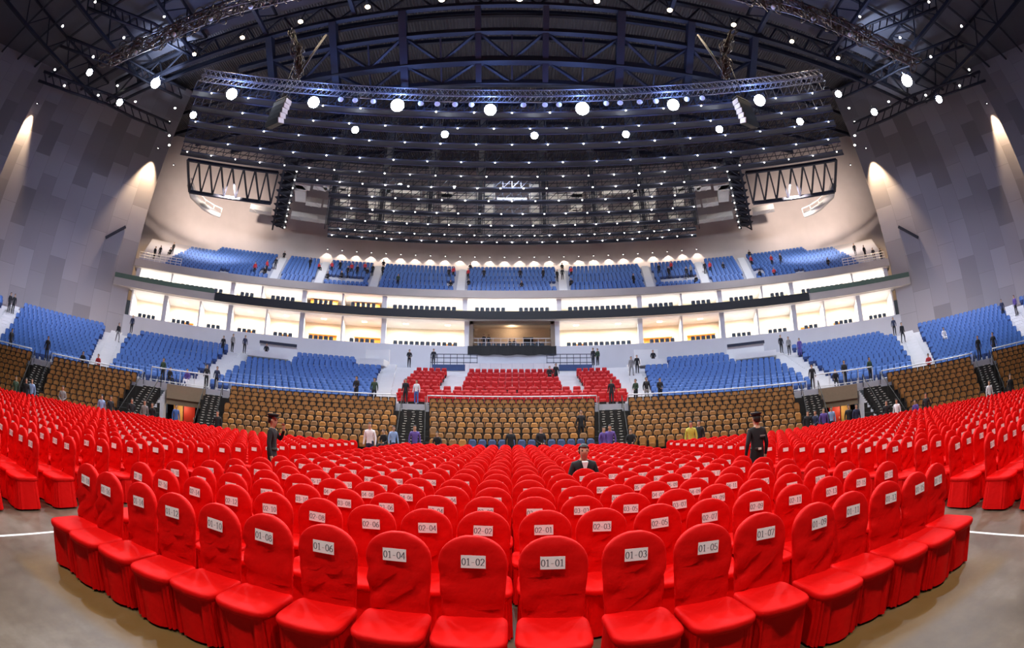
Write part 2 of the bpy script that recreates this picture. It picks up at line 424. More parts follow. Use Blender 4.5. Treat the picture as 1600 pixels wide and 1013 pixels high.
for x in (-20.5, -14.4, -8.5, -2.6, 2.6, 8.5, 14.4, 20.5): fr('post', lambda m: m.bar(slope(x, 0), slope(x, 1), .62 if abs(x) > 3 else .45))
for u, w in ((0, .45), (.285, .6), (.66, .45)): fr('chord', lambda m: m.bar(slope(-24, u), slope(24, u), w))
XS = (-20.5, -14.4, -8.5, -2.6, 2.6, 8.5, 14.4, 20.5)
for i in range(7):
    xm = (XS[i] + XS[i + 1]) / 2
    for u0, u1 in ((0, .285), (.285, .66)):
        for xx in (XS[i], XS[i + 1]): fr('brace', lambda m: m.bar(slope(xx, u1), slope(xm, u0), .22))
    fr('hanger', lambda m: m.bar(slope(xm, 0), slope(xm, .66), .12))
# purlins of the main roof behind
for i, y in enumerate((30, 34, 38, 42, 46, 50, 56)):
    mb = MB(); mb.bar((-60, y, 41.2), (60, y, 41.2), .3, .6)
    tag(mb.build('ceiling_purlin', STEELB), 'purlin under the corrugated main roof, %s from the front' % ordn(i + 1), 'beam', 'purlins of the main roof')

def light(name, kind, loc, energy, col, size=.3, aim=None, angle=None, blend=.6):
    l = bpy.data.lights.new(name, kind); l.energy = energy; l.color = col
    if kind in ('SPOT', 'POINT'): l.shadow_soft_size = size
    if kind == 'SPOT': l.spot_size = R_(angle); l.spot_blend = blend
    o = bpy.data.objects.new(name, l); COL.objects.link(o); o.location = loc
    if aim is not None:
        o.rotation_euler = (Vector(aim) - Vector(loc)).to_track_quat('-Z', 'Y').to_euler()
    return o
# technical grid: catwalks
CAT = [(56.4, 25.2, 2.05, 'lowest'), (54.2, 25.3, 2.05, '2nd lowest'), (51.2, 25.4, 2.9, '3rd lowest'), (48.0, 25.6, 3.0, '4th lowest'),
       (44.8, 26, 3.3, '5th lowest'), (42.0, 31, 3.3, '6th lowest'), (39.6, 49, 3.7, 'long 7th'), (37.0, 49.2, 5.0, 'long 8th'),
       (34.0, 49.5, 5.4, 'long 9th'), (31.6, 50, 5.6, 'long 10th'), (29.4, 51, 6.0, 'long 11th')]
lamp_m = MB()
lamp_m.lathe([(.02, .0), (.09, .02), (.12, .08), (.09, .14), (.02, .17)], 8, 0)
lamp_m.lathe([(.05, .15), (.06, .24), (.03, .26)], 6, 1)
LAMP = lamp_m.mesh('catwalk_rail_lamp'); LAMP.materials.append(LENSW); LAMP.materials.append(STEELD)
def lamp(p, label, sc=1., group='small white lamps along the catwalk rails'):
    o = link('catwalk_rail_lamp', LAMP, loc=p); o.scale = (sc, sc, sc); return tag(o, label, 'lamp', group)
for ci, (d, am, st, nm) in enumerate(CAT):
    n = max(8, int(am * .8)); A = np.linspace(-am, am, n * 2 + 1); mb = MB()
    for off in (-.45, .45):
        for z in (0, 1.05): mb.tube([grid_pt(a, d + off, ZG + z) for a in A], .05 if z else .08, 4, smooth=False, m=0)
    for q in range(len(A) - 1):
        a, b = A[q], A[q + 1]
        P = [grid_pt(a, d - .4, ZG + .02), grid_pt(b, d - .4, ZG + .02), grid_pt(b, d + .4, ZG + .02), grid_pt(a, d + .4, ZG + .02)]
        mb.add(P, [(0, 1, 2, 3)], 1)
        mb.bar(grid_pt(a, d - .45, ZG), grid_pt(b, d - .45, ZG + 1.05), .05, m=0); mb.bar(grid_pt(a, d - .45, ZG), grid_pt(a, d - .45, ZG + 1.05), .06)
    o = mb.build('hanging_catwalk', [STEELB, STEELD])
    tag(o, 'curved dark catwalk with railings in the ceiling grid, %s of the set' % nm, 'catwalk', 'curved catwalks of the ceiling grid')
    k = int(am / st); j = 0
    for q in range(-k, k + 1):
        a = (q + (.5 if ci % 2 else 0)) * st
        if abs(a) > am: continue
        j += 1
        lamp(grid_pt(a, d - .55, ZG - .2), 'small white lamp under the %s catwalk, %s from its left end' % (nm, ordn(j)), .62 if ci > 5 else .72)
        if ci < 7 and q % 2 == 0: light('rail_lamp_light', 'POINT', grid_pt(a, d - .8, ZG - .3), 48 if ci < 6 else 26, (1, .90, .76), .1)
        elif ci >= 7: light('rail_lamp_light', 'POINT', grid_pt(a, d - .8, ZG - .3), 22, (.60, .72, 1), .1)
for i, a in enumerate((4.5, 11.5, 18.3, 25.4)):      # straight radial walks
    for sx in (-1, 1):
        mb = MB()
        for off in (-.4, .4): mb.bar(grid_pt(sx * a, 28, ZG + 1.25) + Vector((off, 0, 0)), grid_pt(sx * a, 57, ZG + 1.25) + Vector((off, 0, 0)), .10)
        mb.bar(grid_pt(sx * a, 28, ZG + 1.8), grid_pt(sx * a, 57, ZG + 1.8), .5, .1)
        tag(mb.build('hanging_radial_walk', STEELD), 'narrow dark radial walk crossing the catwalks, %s from the middle on the %s' % (ordn(i + 1), 'left' if sx < 0 else 'right'), 'catwalk', 'radial walks of the ceiling grid')
for sx, nm in ((-1, 'left'), (1, 'right')):
    mb = MB(); a = 32.2 * sx
    for off in (-.9, .9):
        for z in (1.3, 2.8): mb.bar(grid_pt(a, 40, ZG + z) + Vector((off, 0, 0)), grid_pt(a, 59, ZG + z) + Vector((off, 0, 0)), .24)
    for q in range(10):
        p = grid_pt(a, 40 + q * 1.9, ZG + 1.3); p2 = grid_pt(a, 41.9 + q * 1.9, ZG + 1.3)
        mb.bar(p + Vector((-.9, 0, 0)), p2 + Vector((.9, 0, 0)), .14); mb.box(p, (1.8, .5, .14)); mb.box((p + p2) / 2 + Vector((0, 0, .4)), (1.7, 1.9, .08))
    tag(mb.build('hanging_radial_bridge', STEELD), 'broad dark bridge dotted with lamps running back under the roof on the %s' % nm, 'catwalk')
    for q in range(9): lamp(grid_pt(a - sx * .9, 42 + q * 1.95, ZG + .95), 'small white lamp under the broad %s bridge, %s from the front' % (nm, ordn(q + 1)), .8)
    # braced support truss beyond the bridge
    mb = MB(); A = np.linspace(33.9, 47.6, 9)
    top = [grid_pt(sx * a, 42, ZG + .6) for a in A]; bot = [grid_pt(sx * a, 46.5, ZG - .9) for a in A[:-1]]
    for q in range(8): mb.bar(top[q], top[q + 1], .3)
    for q in range(7): mb.bar(bot[q], bot[q + 1], .34)
    for q in range(8):
        mb.bar(top[q], bot[q], .18)
        if q < 7: mb.bar(top[q + 1], bot[q], .18)
    mb.bar(top[8], bot[7], .25)
    tag(mb.build('hanging_support_truss', STEELD), 'dark triangulated truss below the long catwalks on the %s' % nm, 'truss')
    # curved bright walkway end near the rear wall
    P = [(-46.2, 25.6), (-45.2, 24.4), (-43.2, 23.5), (-41.8, 23.1), (-40.6, 22.9)]
    pts = [pol(sx * -a, 53, H + 53 * tand(e)) for a, e in P]; mb = MB(); mb.tube(pts, [.35, .45, .45, .4, .3], 8)
    mb.tube([p + Vector((0, 0, .9)) for p in pts], .06, 5); 
    for p in pts: mb.bar(p, p + Vector((0, 0, .9)), .06)
    tag(mb.build('hanging_curved_duct', DUCT), 'curved pale duct dropping along the rear wall on the %s' % nm, 'duct')

# front lighting truss, moving lamps, floodlights
mb = MB(); A = np.linspace(-50.9, 50.9, 121); d = 27.3
ch = [(-.35, 0), (.35, 0), (-.35, .7), (.35, .7)]
for off, z in ch: mb.tube([grid_pt(a, d + off, ZG + z) for a in A], .055, 5)
for q in range(120):
    a, b = A[q], A[q + 1]
    for (o0, z0), (o1, z1) in (((-.35, 0), (-.35, .7)), ((.35, .7), (.35, 0)), ((-.35, .7), (.35, .7)), ((.35, 0), (-.35, 0))):
        mb.bar(grid_pt(a, d + o0, ZG + z0), grid_pt(b, d + o1, ZG + z1), .04)
tag(mb.build('hanging_lighting_truss', ALU), 'long curved aluminium lighting truss carrying the row of bright floodlights', 'truss')
px = [528, 551, 580, 656, 682, 710, 736, 818, 852, 874, 949, 971, 1002, 1028, 1078, 1103]
def lamp_body(unlit):
    m1 = MB(); M = Matrix.Rotation(R_(150), 3, 'X')
    m1.lathe([(.10, -.30), (.17, -.22), (.20, .1), (.24, .22)], 10, M=M); h = m1.mesh('housing')
    m2 = MB(); m2.lathe([(.01, .23), (.225, .225), (.20, .25), (.01, .27)], 12, M=M); l = m2.mesh('lens')
    m3 = MB(); m3.tube([(-.27, 0, 0), (-.27, 0, .32), (.27, 0, .32), (.27, 0, 0)], .025, 5); m3.tube([(0, 0, .32), (0, 0, .5)], .03, 5); y = m3.mesh('yoke')
    return h, l, y
HB, LB, YB = lamp_body(True); HB.materials.append(SPKB); YB.materials.append(SPKB); LB.materials.append(LENSUNLIT)
for i, x in enumerate(px):
    a, e = azel(x, 172); p = grid_pt(a, d, 0); p.z = ZG - .5
    r = empty('hanging_stage_lamp', p, -R_(a), 'round pale-faced stage lamp under the lighting truss, %s from the left' % ordn(i + 1), 'stage lamp', 'unlit stage lamps under the front truss')
    link('housing', HB, parent=r); link('lens', LB, parent=r); link('yoke', YB, parent=r)
m1 = MB(); M = Matrix.Rotation(R_(125), 3, 'X')
m1.lathe([(.25, -.45), (.42, -.3), (.5, .1), (.56, .2)], 12, M=M); FHB = m1.mesh('housing'); FHB.materials.append(SPKB)
m1 = MB(); m1.lathe([(.01, .18), (.52, .2), (.42, .28), (.2, .33), (.01, .34)], 16, M=M); FLB = m1.mesh('lens'); FLB.materials.append(FLOOD)
m1 = MB(); m1.tube([(-.6, 0, 0), (-.6, 0, .7), (.6, 0, .7), (.6, 0, 0)], .05, 5); m1.tube([(0, 0, .7), (0, 0, 1.2)], .05, 5); FYB = m1.mesh('yoke'); FYB.materials.append(STEELD)
COOL = (.82, .90, 1.)
big = [(243, 130), (362, 147), (490, 160), (621, 165), (766, 172), (910, 170), (1052, 164), (1187, 157), (1417, 126)]
med = [(302, 180), (555, 203), (695, 210), (835, 212), (978, 210), (1124, 202), (1250, 190), (1366, 175), (140, 113), (187, 160), (1310, 147), (1467, 155), (625, 290), (710, 294)]
for i, (x, y) in enumerate(big + med):
    a, e = azel(x, y); isbig = i < len(big)
    if x in (625, 710): r0 = 43
    elif abs(a) > 52: r0 = 36
    else: r0 = circ_r(a, YG, (28.0 if isbig else 31.6) - YG) - .3
    p = pol(a, r0, H + r0 * tand(e)); sc = (1.0 if x in (910, 1417, 621) else .88) if isbig else .58
    if x in (625, 710): sc = .45
    nmh = ['farthest left', 'second from the left', 'third from the left', 'fourth from the left', 'fifth from the left', 'sixth from the left', 'third from the right', 'second from the right', 'farthest right'][i] if isbig else None
    lab = 'large glaring white floodlight on the front truss line, %s' % nmh if isbig else 'smaller bright white floodlight below the big ones, %s of the smaller row' % ordn(1 + sorted(q[0] for q in med).index(x))
    r = empty('hanging_floodlight', p, -R_(a), lab, 'floodlight', 'floodlights'); r.scale = (sc,) * 3
    link('housing', FHB, parent=r); link('lens', FLB, parent=r); link('yoke', FYB, parent=r)
    out = Vector((p.x, p.y, 0)).normalized()
    lp = p - out * (.75 * sc) + Vector((0, 0, -.5 * sc))
    tgt = Vector((p.x * .55, 10 if abs(a) < 52 else 14, 0)) if isbig else pol(a, 40, 5)
    light('flood_beam', 'SPOT', lp, 5200 if isbig else 3400, COOL, .3, tgt, 104, .8)
    if abs(a) > 52 and isbig: light('roof_fill_light', 'SPOT', p + Vector((0, 0, .5)), 16000, (.62, .74, 1.), .3, p + Vector((math.copysign(4.5, p.x), 2.2, 8)), 66, .9)  # added spot, stands in for flood light spilling onto the roof panels
    if isbig: light('flood_haze_fill', 'POINT', lp + Vector((0, 0, .1)) - out * .3, 680 if abs(a) < 52 else 700, (.22, .38, 1.), .25)  # added point light, its deep blue stands in for haze glow

# warm house lamps hung on the main beam
warm = [(303, 86), (378, 60), (469, 35), (574, 12), (690, 1), (812, 0), (933, 3), (1047, 17), (1147, 40), (1238, 66), (1310, 92)]
WL = MB(); WL.lathe([(.02, 0), (.16, .02), (.22, .10), (.16, .18), (.05, .2)], 10, 0); WL.lathe([(.17, .16), (.2, .3), (.06, .42), (.03, 1.6)], 8, 1)
WLM = WL.mesh('hanging_house_lamp'); WLM.materials.append(LENSWARM); WLM.materials.append(STEELD)
for i, (x, y) in enumerate(warm):
    a, e = azel(x, y); r0 = 20.4 / cosd(a); p = pol(a, r0, H + r0 * tand(e))
    tag(link('hanging_house_lamp', WLM, loc=p), 'warm glowing house lamp hanging by the main beam, %s from the left' % ordn(i + 1), 'lamp', 'warm house lamps along the main beam')
    light('house_lamp_light', 'SPOT', p - Vector((0, 0, .15)), 1500, (1, .80, .58), .25, (p.x * .6, 6, 0), 140, .7)
wl = [(97, 42), (148, 4), (193, 60), (256, 27), (85, 110), (100, 135), (153, 150), (183, 135), (145, 90), (211, 160), (273, 170), (264, 192), (264, 213), (264, 228)]
for sx, nm in ((-1, 'left'), (1, 'right')):
    for i, (x, y) in enumerate(wl):
        a, e = azel(x, y); r0 = 33 if e > 34 else 47; p = pol(-sx * a, r0, H + r0 * tand(e))
        lamp(p, 'small white lamp in the dark roof near the %s wall, %s of these' % (nm, ordn(i + 1)), 1.0 if r0 < 40 else 1.2, 'small lamps near the side walls')
    for i in range(3):      # dark trusses at the head of the side wall
        mb = MB(); r0 = 47 - i * 5
        P0 = [(-52.2, 30.6), (-58, 30.8), (-63.3, 31.0), (-69, 30.4), (-75.5, 29.6)]
        for hh in (0, 1.2): mb.tube([pol(-sx * a, r0, H + 47 * tand(e) + i * 1.4 + hh) for a, e in P0], .16, 5)
        for q in range(16):
            a = -52.2 - q * 1.45; e = float(np.interp(-a, [-z[0] for z in P0], [z[1] for z in P0])); e2 = float(np.interp(-a + 1.45, [-z[0] for z in P0], [z[1] for z in P0]))
            mb.bar(pol(-sx * a, r0, H + 47 * tand(e) + i * 1.4), pol(-sx * (a - 1.45), r0, H + 47 * tand(e2) + i * 1.4 + 1.2), .1)
        tag(mb.build('hanging_edge_truss', STEELD), 'dark curved truss along the head of the %s wall, %s inwards' % (nm, ordn(i + 1)), 'truss', 'trusses along the side walls')

# cable-laden arc trusses
def coil(mb, p, r, tr, n=10):
    ax = Vector((random.uniform(-1, 1), random.uniform(-1, 1), random.uniform(-.5, .5))).normalized()
    u = ax.orthogonal().normalized(); v = ax.cross(u)
    mb.tube([p + (u * math.cos(2 * PI * k / n) + v * math.sin(2 * PI * k / n)) * r for k in range(n + 1)], tr, 4, cap=False)
for sx, nm in ((-1, 'left'), (1, 'right')):
    P = [(-66.5, 34.8), (-60.7, 39.6), (-57.2, 42.6), (-52.4, 46.0), (-46.6, 48.8), (-40, 51.6), (-34, 53.4)]
    pts = [pol(-sx * a, 27.5 - q * .9, H + (27.5 - q * .9) * tand(e)) for q, (a, e) in enumerate(P)]
    fine = []
    for q in range(len(pts) - 1):
        for s in range(6): fine.append(pts[q].lerp(pts[q + 1], s / 6))
    fine.append(pts[-1])
    g = empty('hanging_cable_truss', pts[3], 0, 'truss loaded with tangled cables and lamps under the roof on the %s' % nm, 'truss')
    inv = Matrix.Translation(-g.location)
    mb = MB()
    for off in (Vector((0, .4, 0)), Vector((0, -.4, 0)), Vector((0, .4, .8)), Vector((0, -.4, .8))): mb.tube([p + off for p in fine], .06, 5)
    for q in range(len(fine) - 1):
        mb.bar(fine[q] + Vector((0, -.4, 0)), fine[q + 1] + Vector((0, -.4, .8)), .05); mb.bar(fine[q] + Vector((0, .4, 0)), fine[q + 1] + Vector((0, -.4, 0)), .05)
    mb.build('truss_frame', ALU, g).matrix_parent_inverse = inv
    mb = MB()
    for q in range(150):
        p = random.choice(fine) + Vector((random.uniform(-.5, .5), random.uniform(-.6, .6), random.uniform(-.2, 1.0))); coil(mb, p, random.uniform(.2, .5), random.uniform(.03, .06))
    for q in range(6): mb.tube([p + Vector((random.uniform(-.2, .2), random.uniform(-.5, .5), random.uniform(-.1, .8))) for p in fine], .05, 4)
    mb.build('cable_bundle', CABLE, g).matrix_parent_inverse = inv
    for q in range(4, len(fine), 6):
        mb = MB(); mb.lathe([(.12, -.3), (.2, .1), (.24, .2)], 8, 0, c=fine[q] + Vector((0, -.2, -.4)), M=Matrix.Rotation(R_(160), 3, 'X'))
        mb.lathe([(.23, .2), (.01, .24)], 8, 1, c=fine[q] + Vector((0, -.2, -.4)), M=Matrix.Rotation(R_(160), 3, 'X'))
        mb.build('truss_lamp', [SPKB, LENSUNLIT], g).matrix_parent_inverse = inv
    # hanging loom and the loudspeaker stack below it
    L = [(-39.7, 46.2), (-37.2, 44.6), (-36.2, 43.0), (-35.5, 41.2)]
    lp = [pol(-sx * a, 24.5, H + 24.5 * tand(e)) for a, e in L]
    mb = MB()
    for q in range(9): mb.tube([p + Vector((random.uniform(-.25, .25), random.uniform(-.3, .3), 0)) for p in lp], .06, 4)
    for q in range(34): coil(mb, random.choice(lp).lerp(random.choice(lp), random.random()), random.uniform(.2, .5), .04)
    tp = [pol(-sx * -33.5, 24, H + 24 * tand(47)), lp[3]]; mb.tube(tp, .09, 5)
    tag(mb.build('hanging_cable_loom', CABLE), 'tangled loom of cables hanging above the %s loudspeaker stack' % nm, 'cables')
    sp = pol(-sx * -36.4, 25.5, H + 25.5 * tand(36.2))
    g = empty('hanging_loudspeaker_stack', sp, -R_(-sx * -36.4) + sx * R_(52), 'hanging stack of loudspeakers, black with a pale edge face, on the %s' % nm, 'loudspeaker')
    for q in range(5):
        mb = MB(); zz = .85 - q * .42; M = Matrix.Rotation(R_(4 + q * 5), 3, 'X')
        mb.box((0, -q * .03, zz), (1.15, .62, .40), M=M)
        bx = mb.build('speaker_box', SPKB, g)
        mb = MB(); mb.box((sx * -.60, -q * .03, zz), (.05, .55, .36), M=M); mb.build('side_panel', SPKW, bx)
    mb = MB(); mb.box((0, 0, 1.25), (1.1, .5, .12))
    for s in (-.4, .4): mb.tube([(s, 0, 1.3), (s * .8, 0, 5.2)], .03, 4)
    mb.build('flying_frame', SPKB, g)

# pale air ducts above the grid
DZ = ZG + 2.6
def duct(name_lab, kind, x0, x1, y, w=1.0):
    """tangential duct between two sight lines, or a radial one"""
    if kind == 't':
        a0, e = azel(x0, y); a1, _ = azel(x1, y); d_ = (DZ - H) / tand(azel((x0 + x1) / 2, y)[1])
        r_ = d_; m = MB(); A = np.linspace(a0, a1, 5)
        pts = [pol(a, r_, DZ) for a in A]
        for q in range(4): m.bar(pts[q], pts[q + 1], w, .7)
        for q in (1, 3): m.bar(pts[q] - Vector((.08, 0, 0)), pts[q] + Vector((.08, 0, 0)), w + .12, .8)
    else:
        a0, e0 = azel(x0, y); a1, e1 = azel(x0, x1); m = MB()
        p = pol(a0, (DZ - H) / tand(e0), DZ); q = pol(a1, (DZ - H) / tand(e1), DZ); m.bar(p, q, w, .7)
        m.bar(p.lerp(q, .3), p.lerp(q, .34), w + .12, .8)
    tag(m.build('hanging_air_duct', DUCT), name_lab, 'air duct', 'pale air ducts above the grid')
T = [(452, 486, 288, 1.2), (490, 512, 291, .9), (505, 541, 292, 1.0), (478, 503, 316, 1.1), (505, 540, 320, .8), (604, 660, 296, 1.1), (664, 682, 302, 1.0), (690, 764, 304, 1.2), (585, 640, 326, .9), (650, 677, 322, 1.0), (692, 712, 326, .8), (390, 425, 328, 1.1), (454, 513, 340, 1.2), (516, 552, 342, .8), (590, 612, 342, 1.0), (614, 658, 344, 1.0), (662, 684, 347, 1.0), (690, 762, 348, .9), (605, 618, 357, .9), (583, 596, 357, .9), (535, 547, 354, .8)]
V = [(470, 286, 312, 1.4), (540, 284, 318, 1.3), (588, 288, 332, 1.9), (603, 290, 322, 1.2), (699, 294, 326, 1.4), (765, 292, 330, 1.2), (591, 335, 347, 1.8), (548, 333, 344, 1.2), (762, 342, 352, 1.0), (695, 342, 352, 1.1)]
for sx, nm in ((0, 'left'), (1, 'right')):
    f = (lambda x: x) if not sx else (lambda x: 1600 - x)
    for i, (a, b, y, w) in enumerate(T): duct('pale air duct running across the grid, %s half, %s of the cross ducts' % (nm, ordn(i + 1)), 't', f(a), f(b), y, w)
    for i, (x, y0, y1, w) in enumerate(V): duct('pale air duct running front to back, %s half, %s of these' % (nm, ordn(i + 1)), 'r', f(x), y1, y0, w)
mb = MB(); mb.bar(pol(-2.1, 46.4, ZG + 1.2), pol(2.1, 46.4, ZG + 1.2), .35)
tag(mb.build('hanging_strip_light', emit('strip_light_glow', (.8, .9, 1), 1.2)), 'pale blue-white strip light in the middle of the grid', 'strip light')
#@@PART2
# ------------------------------------------------------------------ red covered banquet chairs
def rrect(hw, hd, n=32, p=4.5):
    out = []
    for k in range(n):
        t = 2 * PI * k / n; c, s = math.cos(t), math.sin(t)
        out.append((hw * math.copysign(abs(c) ** (2 / p), c), hd * math.copysign(abs(s) ** (2 / p), s)))
    return out
def back_mesh(seed, hi=True):
    """rounded, slightly reclined back of a chair under its cover; front faces -y; card plane at y=0"""
    rr = random.Random(seed); n = 28 if hi else 10; R = []
    fold = [(rr.uniform(.5, .95), rr.uniform(-.9, .9), rr.uniform(22, 48), rr.uniform(0, 6), rr.uniform(.006, .013)) for _ in range(7)]
    zs = [.40, .46, .52, .58, .64, .70, .76, .82, .87, .91, .945, .975, 1.0, 1.018, 1.032, 1.041] if hi else [.42, .62, .84, .92, .98, 1.02, 1.04]
    for z in zs:
        w = .196 + .030 * min(1, (z - .40) / .42)
        if z > .855: w *= max(.05, 1 - ((z - .855) / .19) ** 2.1) ** .5
        dpt = .036 if z < .95 else .036 * max(.25, 1 - ((z - .95) / .1) ** 2) ** .5
        ring = []
        for x, y in rrect(w, dpt, n, 3.4):
            yy = y + .036 + (z - .88) * .10
            if hi and y < .01:
                for zc, sl, f, ph, am in fold: yy += am * math.sin(f * (z - zc + sl * x) + ph) * math.exp(-((z - zc + sl * x) * 3) ** 2) * (1 if z < .78 else .15)
                yy -= .008 * (1 - (x / .23) ** 2)
            ring.append((x, yy, z))
        R.append(ring)
    m = MB(); m.rings(R, cap1=True, cap0=True); return m.mesh('backrest')
def seat_mesh(hi=True):
    n = 32 if hi else 10; R = []
    for sc, z in ((1.0, .405), (1.035, .425), (1.035, .452), (1.0, .464), (.93, .470), (.6, .478), (.1, .481)) if hi else ((1., .40), (1., .45), (.9, .48)):
        R.append([(x * sc, -.225 + y * sc - (.02 * math.cos(x / .23 * 1.5) * 1.6 if y < 0 else 0), z) for x, y in rrect(.225, .235, n, 5)])
    m = MB(); m.rings(R, cap1=True, cap0=True); return m.mesh('seat')
def skirt_mesh(seed, hi=True):
    rr = random.Random(seed); n = 120 if hi else 10; R = []; ph = [rr.uniform(0, 6) for _ in range(3)]
    for q, (z, fl, am) in enumerate(((.43, 0, 0), (.38, .0, .3), (.25, .012, .7), (.12, .022, .9), (.025, .032, 1.0)) if hi else ((.43, 0, 0), (.025, .03, 0))):
        ring = []
        for k, (x, y) in enumerate(rrect(.222, .228, n, 5.5)):
            t = 2 * PI * k / n; L = math.hypot(x, y)
            d = fl + am * (.036 * (abs(math.sin(9 * t + ph[0])) - .7) + .022 * (abs(math.sin(14.5 * t + ph[1] + z)) - .7) + .008 * math.sin(7 * t + ph[2])) if hi else fl
            ring.append((x + x / L * (d if d < 0 else d * .25), -.225 + y + y / L * d, z))
        R.append(ring)
    m = MB(); m.rings(R); return m.mesh('skirt')
BACKS = [back_mesh(s) for s in (1, 2, 3, 4, 5)]; SEATM = seat_mesh(); SKIRTS = [skirt_mesh(s) for s in (1, 2, 3)]
for me in BACKS + SKIRTS + [SEATM]: me.materials.append(RED)
m = MB(); m.box((0, 0, 0), (.158, .003, .088)); CARDM = m.mesh('number_card'); CARDM.materials.append(CARD)
GLY = {}
def _arc(cx, cy, rx, ry, a0, a1, n=12): return [(cx + rx * math.cos(R_(a0 + (a1 - a0) * k / n)), cy + ry * math.sin(R_(a0 + (a1 - a0) * k / n))) for k in range(n + 1)]
GLY['0'] = [_arc(.28, .5, .22, .46, 0, 360, 18)]
GLY['1'] = [[(.28, .02), (.28, .97)], [(.10, .03), (.46, .03)], [(.28, .96), (.10, .84)]]
GLY['2'] = [_arc(.28, .70, .20, .26, 170, -40, 10) + [(.06, .04), (.50, .04)]]
GLY['3'] = [_arc(.25, .73, .19, .23, 150, -80, 9), _arc(.26, .27, .22, .25, 80, -150, 10)]
GLY['4'] = [[(.40, .02), (.40, .96), (.03, .30), (.54, .30)]]
GLY['5'] = [[(.47, .95), (.12, .95), (.10, .56)] + _arc(.25, .29, .22, .27, 120, -150, 11)]
GLY['6'] = [_arc(.28, .28, .21, .26, 0, 360, 14), [(.07, .30), (.13, .66), (.42, .95)]]
GLY['7'] = [[(.05, .82), (.05, .95), (.51, .95), (.22, .02)]]
GLY['8'] = [_arc(.28, .73, .17, .22, 0, 360, 12), _arc(.28, .27, .21, .25, 0, 360, 12)]
GLY['9'] = [_arc(.28, .71, .21, .25, 0, 360, 14), [(.49, .68), (.43, .30), (.14, .04)]]
GLY['-'] = [[(.10, .42), (.40, .42)]]
_txt = {}
def text_mesh(s):
    if s in _txt: return _txt[s]
    m = MB(); hgt = .050; adv = .60; W = len(s) * adv
    for i, ch in enumerate(s):
        for st in GLY[ch]:
            for a, b in zip(st[:-1], st[1:]):
                dx, dz = b[0] - a[0], b[1] - a[1]; L = math.hypot(dx, dz) or 1
                th = (.045 + .075 * abs(dz) / L) * .5; nx, nz = -dz / L * th, dx / L * th; ex, ez = dx / L * .02, dz / L * .02
                q = [(a[0] - ex + nx, a[1] - ez + nz), (b[0] + ex + nx, b[1] + ez + nz), (b[0] + ex - nx, b[1] + ez - nz), (a[0] - ex - nx, a[1] - ez - nz)]
                m.add([((x + i * adv - W / 2) * hgt, -.0022, (z - .5) * hgt) for x, z in q], [(0, 3, 2, 1)])
    _txt[s] = m.mesh('printed_number'); _txt[s].materials.append(INK); return _txt[s]
DY = .762; Y1 = 2.85
row1 = {-1: -.255, -2: -.75, -3: -1.25, -4: -1.75, -5: -2.22, -6: -2.69, -7: -3.17, -8: -3.66, -9: -4.1, 1: .265, 2: .81, 3: 1.30, 4: 1.79, 5: 2.28, 6: 2.74, 7: 3.22, 8: 3.66, 9: 4.13}
chairs = []      # (x, y, yaw, tilt, block, row, col, label text)
for r in range(21):
    y = Y1 + (0.20 if r else 0) + r * DY
    if y > 18.3: continue
    for c in list(range(-9, 0)) + list(range(1, 10)):
        n = abs(c) * 2 - (1 if c > 0 else 0)
        x = row1[c] if r == 0 else math.copysign((abs(c) - .5) * .498, c) + random.uniform(-.012, .012) + (.02 if r % 2 else -.02)
        chairs.append((x, y + random.uniform(-.035, .035), random.uniform(-.05, .05), 'c', r + 1, abs(c), '%02d-%02d' % (r + 1, n)))
for sx, b in ((-1, 'l'), (1, 'r')):
    for r in range(-2, 20):
        y = 3.32 + r * .757
        for c in range(34):
            x = sx * (6.42 + c * .495)
            a = math.degrees(math.atan2(abs(x), y))
            if a > 76 or math.hypot(x, y) > rB(a) - 8.6 or y < 1.7: continue
            chairs.append((x + random.uniform(-.012, .012), y + random.uniform(-.04, .04), random.uniform(-.035, .035), b, r + 3, c + 1, None))
chairs.sort(key=lambda q: math.hypot(q[0], q[1]))
GR = {'c': 'red covered chairs of the middle block', 'l': 'red covered chairs beyond the left aisle', 'r': 'red covered chairs beyond the right aisle'}
for i, (x, y, yaw, b, r, c, txt) in enumerate(chairs[:300]):
    if b == 'c': lab = 'red fabric-covered banquet chair of the middle block with seat card %s' % txt
    else: lab = 'red covered chair beyond the %s aisle, %s row from front, %s from the aisle' % ('left' if b == 'l' else 'right', ordn(r), ordn(c))
    t = empty('banquet_chair', (x, y, 0), yaw, lab, 'chair', GR[b])
    link('backrest', BACKS[(i * 7) % 5], parent=t); link('seat', SEATM, parent=t); link('skirt', SKIRTS[(i * 5) % 3], parent=t)
    k = link('number_card', CARDM, parent=t, loc=(random.uniform(-.02, .02), -.0205, .885 + random.uniform(-.012, .012)), rot=(R_(-5), random.uniform(-.05, .05), 0))
    if txt and r <= 9: link('printed_number', text_mesh(txt), parent=k)
    elif txt is None and i < 170: link('printed_number', text_mesh('%02d-%02d' % (max(1, r - 1), 18 + c * 2 - (1 if b == 'r' else 0))), parent=k)
m = MB(); lo = [back_mesh(9, False), seat_mesh(False), skirt_mesh(9, False)]
for me in lo: m.add([v.co for v in me.vertices], [p.vertices for p in me.polygons], 0, True)
m.box((0, -.012, .885), (.158, .006, .088), m=1)
LOW = m.mesh('banquet_chair_rows')
me = copies_mesh(LOW, 2, [(x, y, 0, yaw) for x, y, yaw, *_ in chairs[300:]])
tag(link('banquet_chair_rows', me, [RED, CARD]), 'all the farther rows of red covered banquet chairs filling the arena floor', 'chairs', kind='stuff')

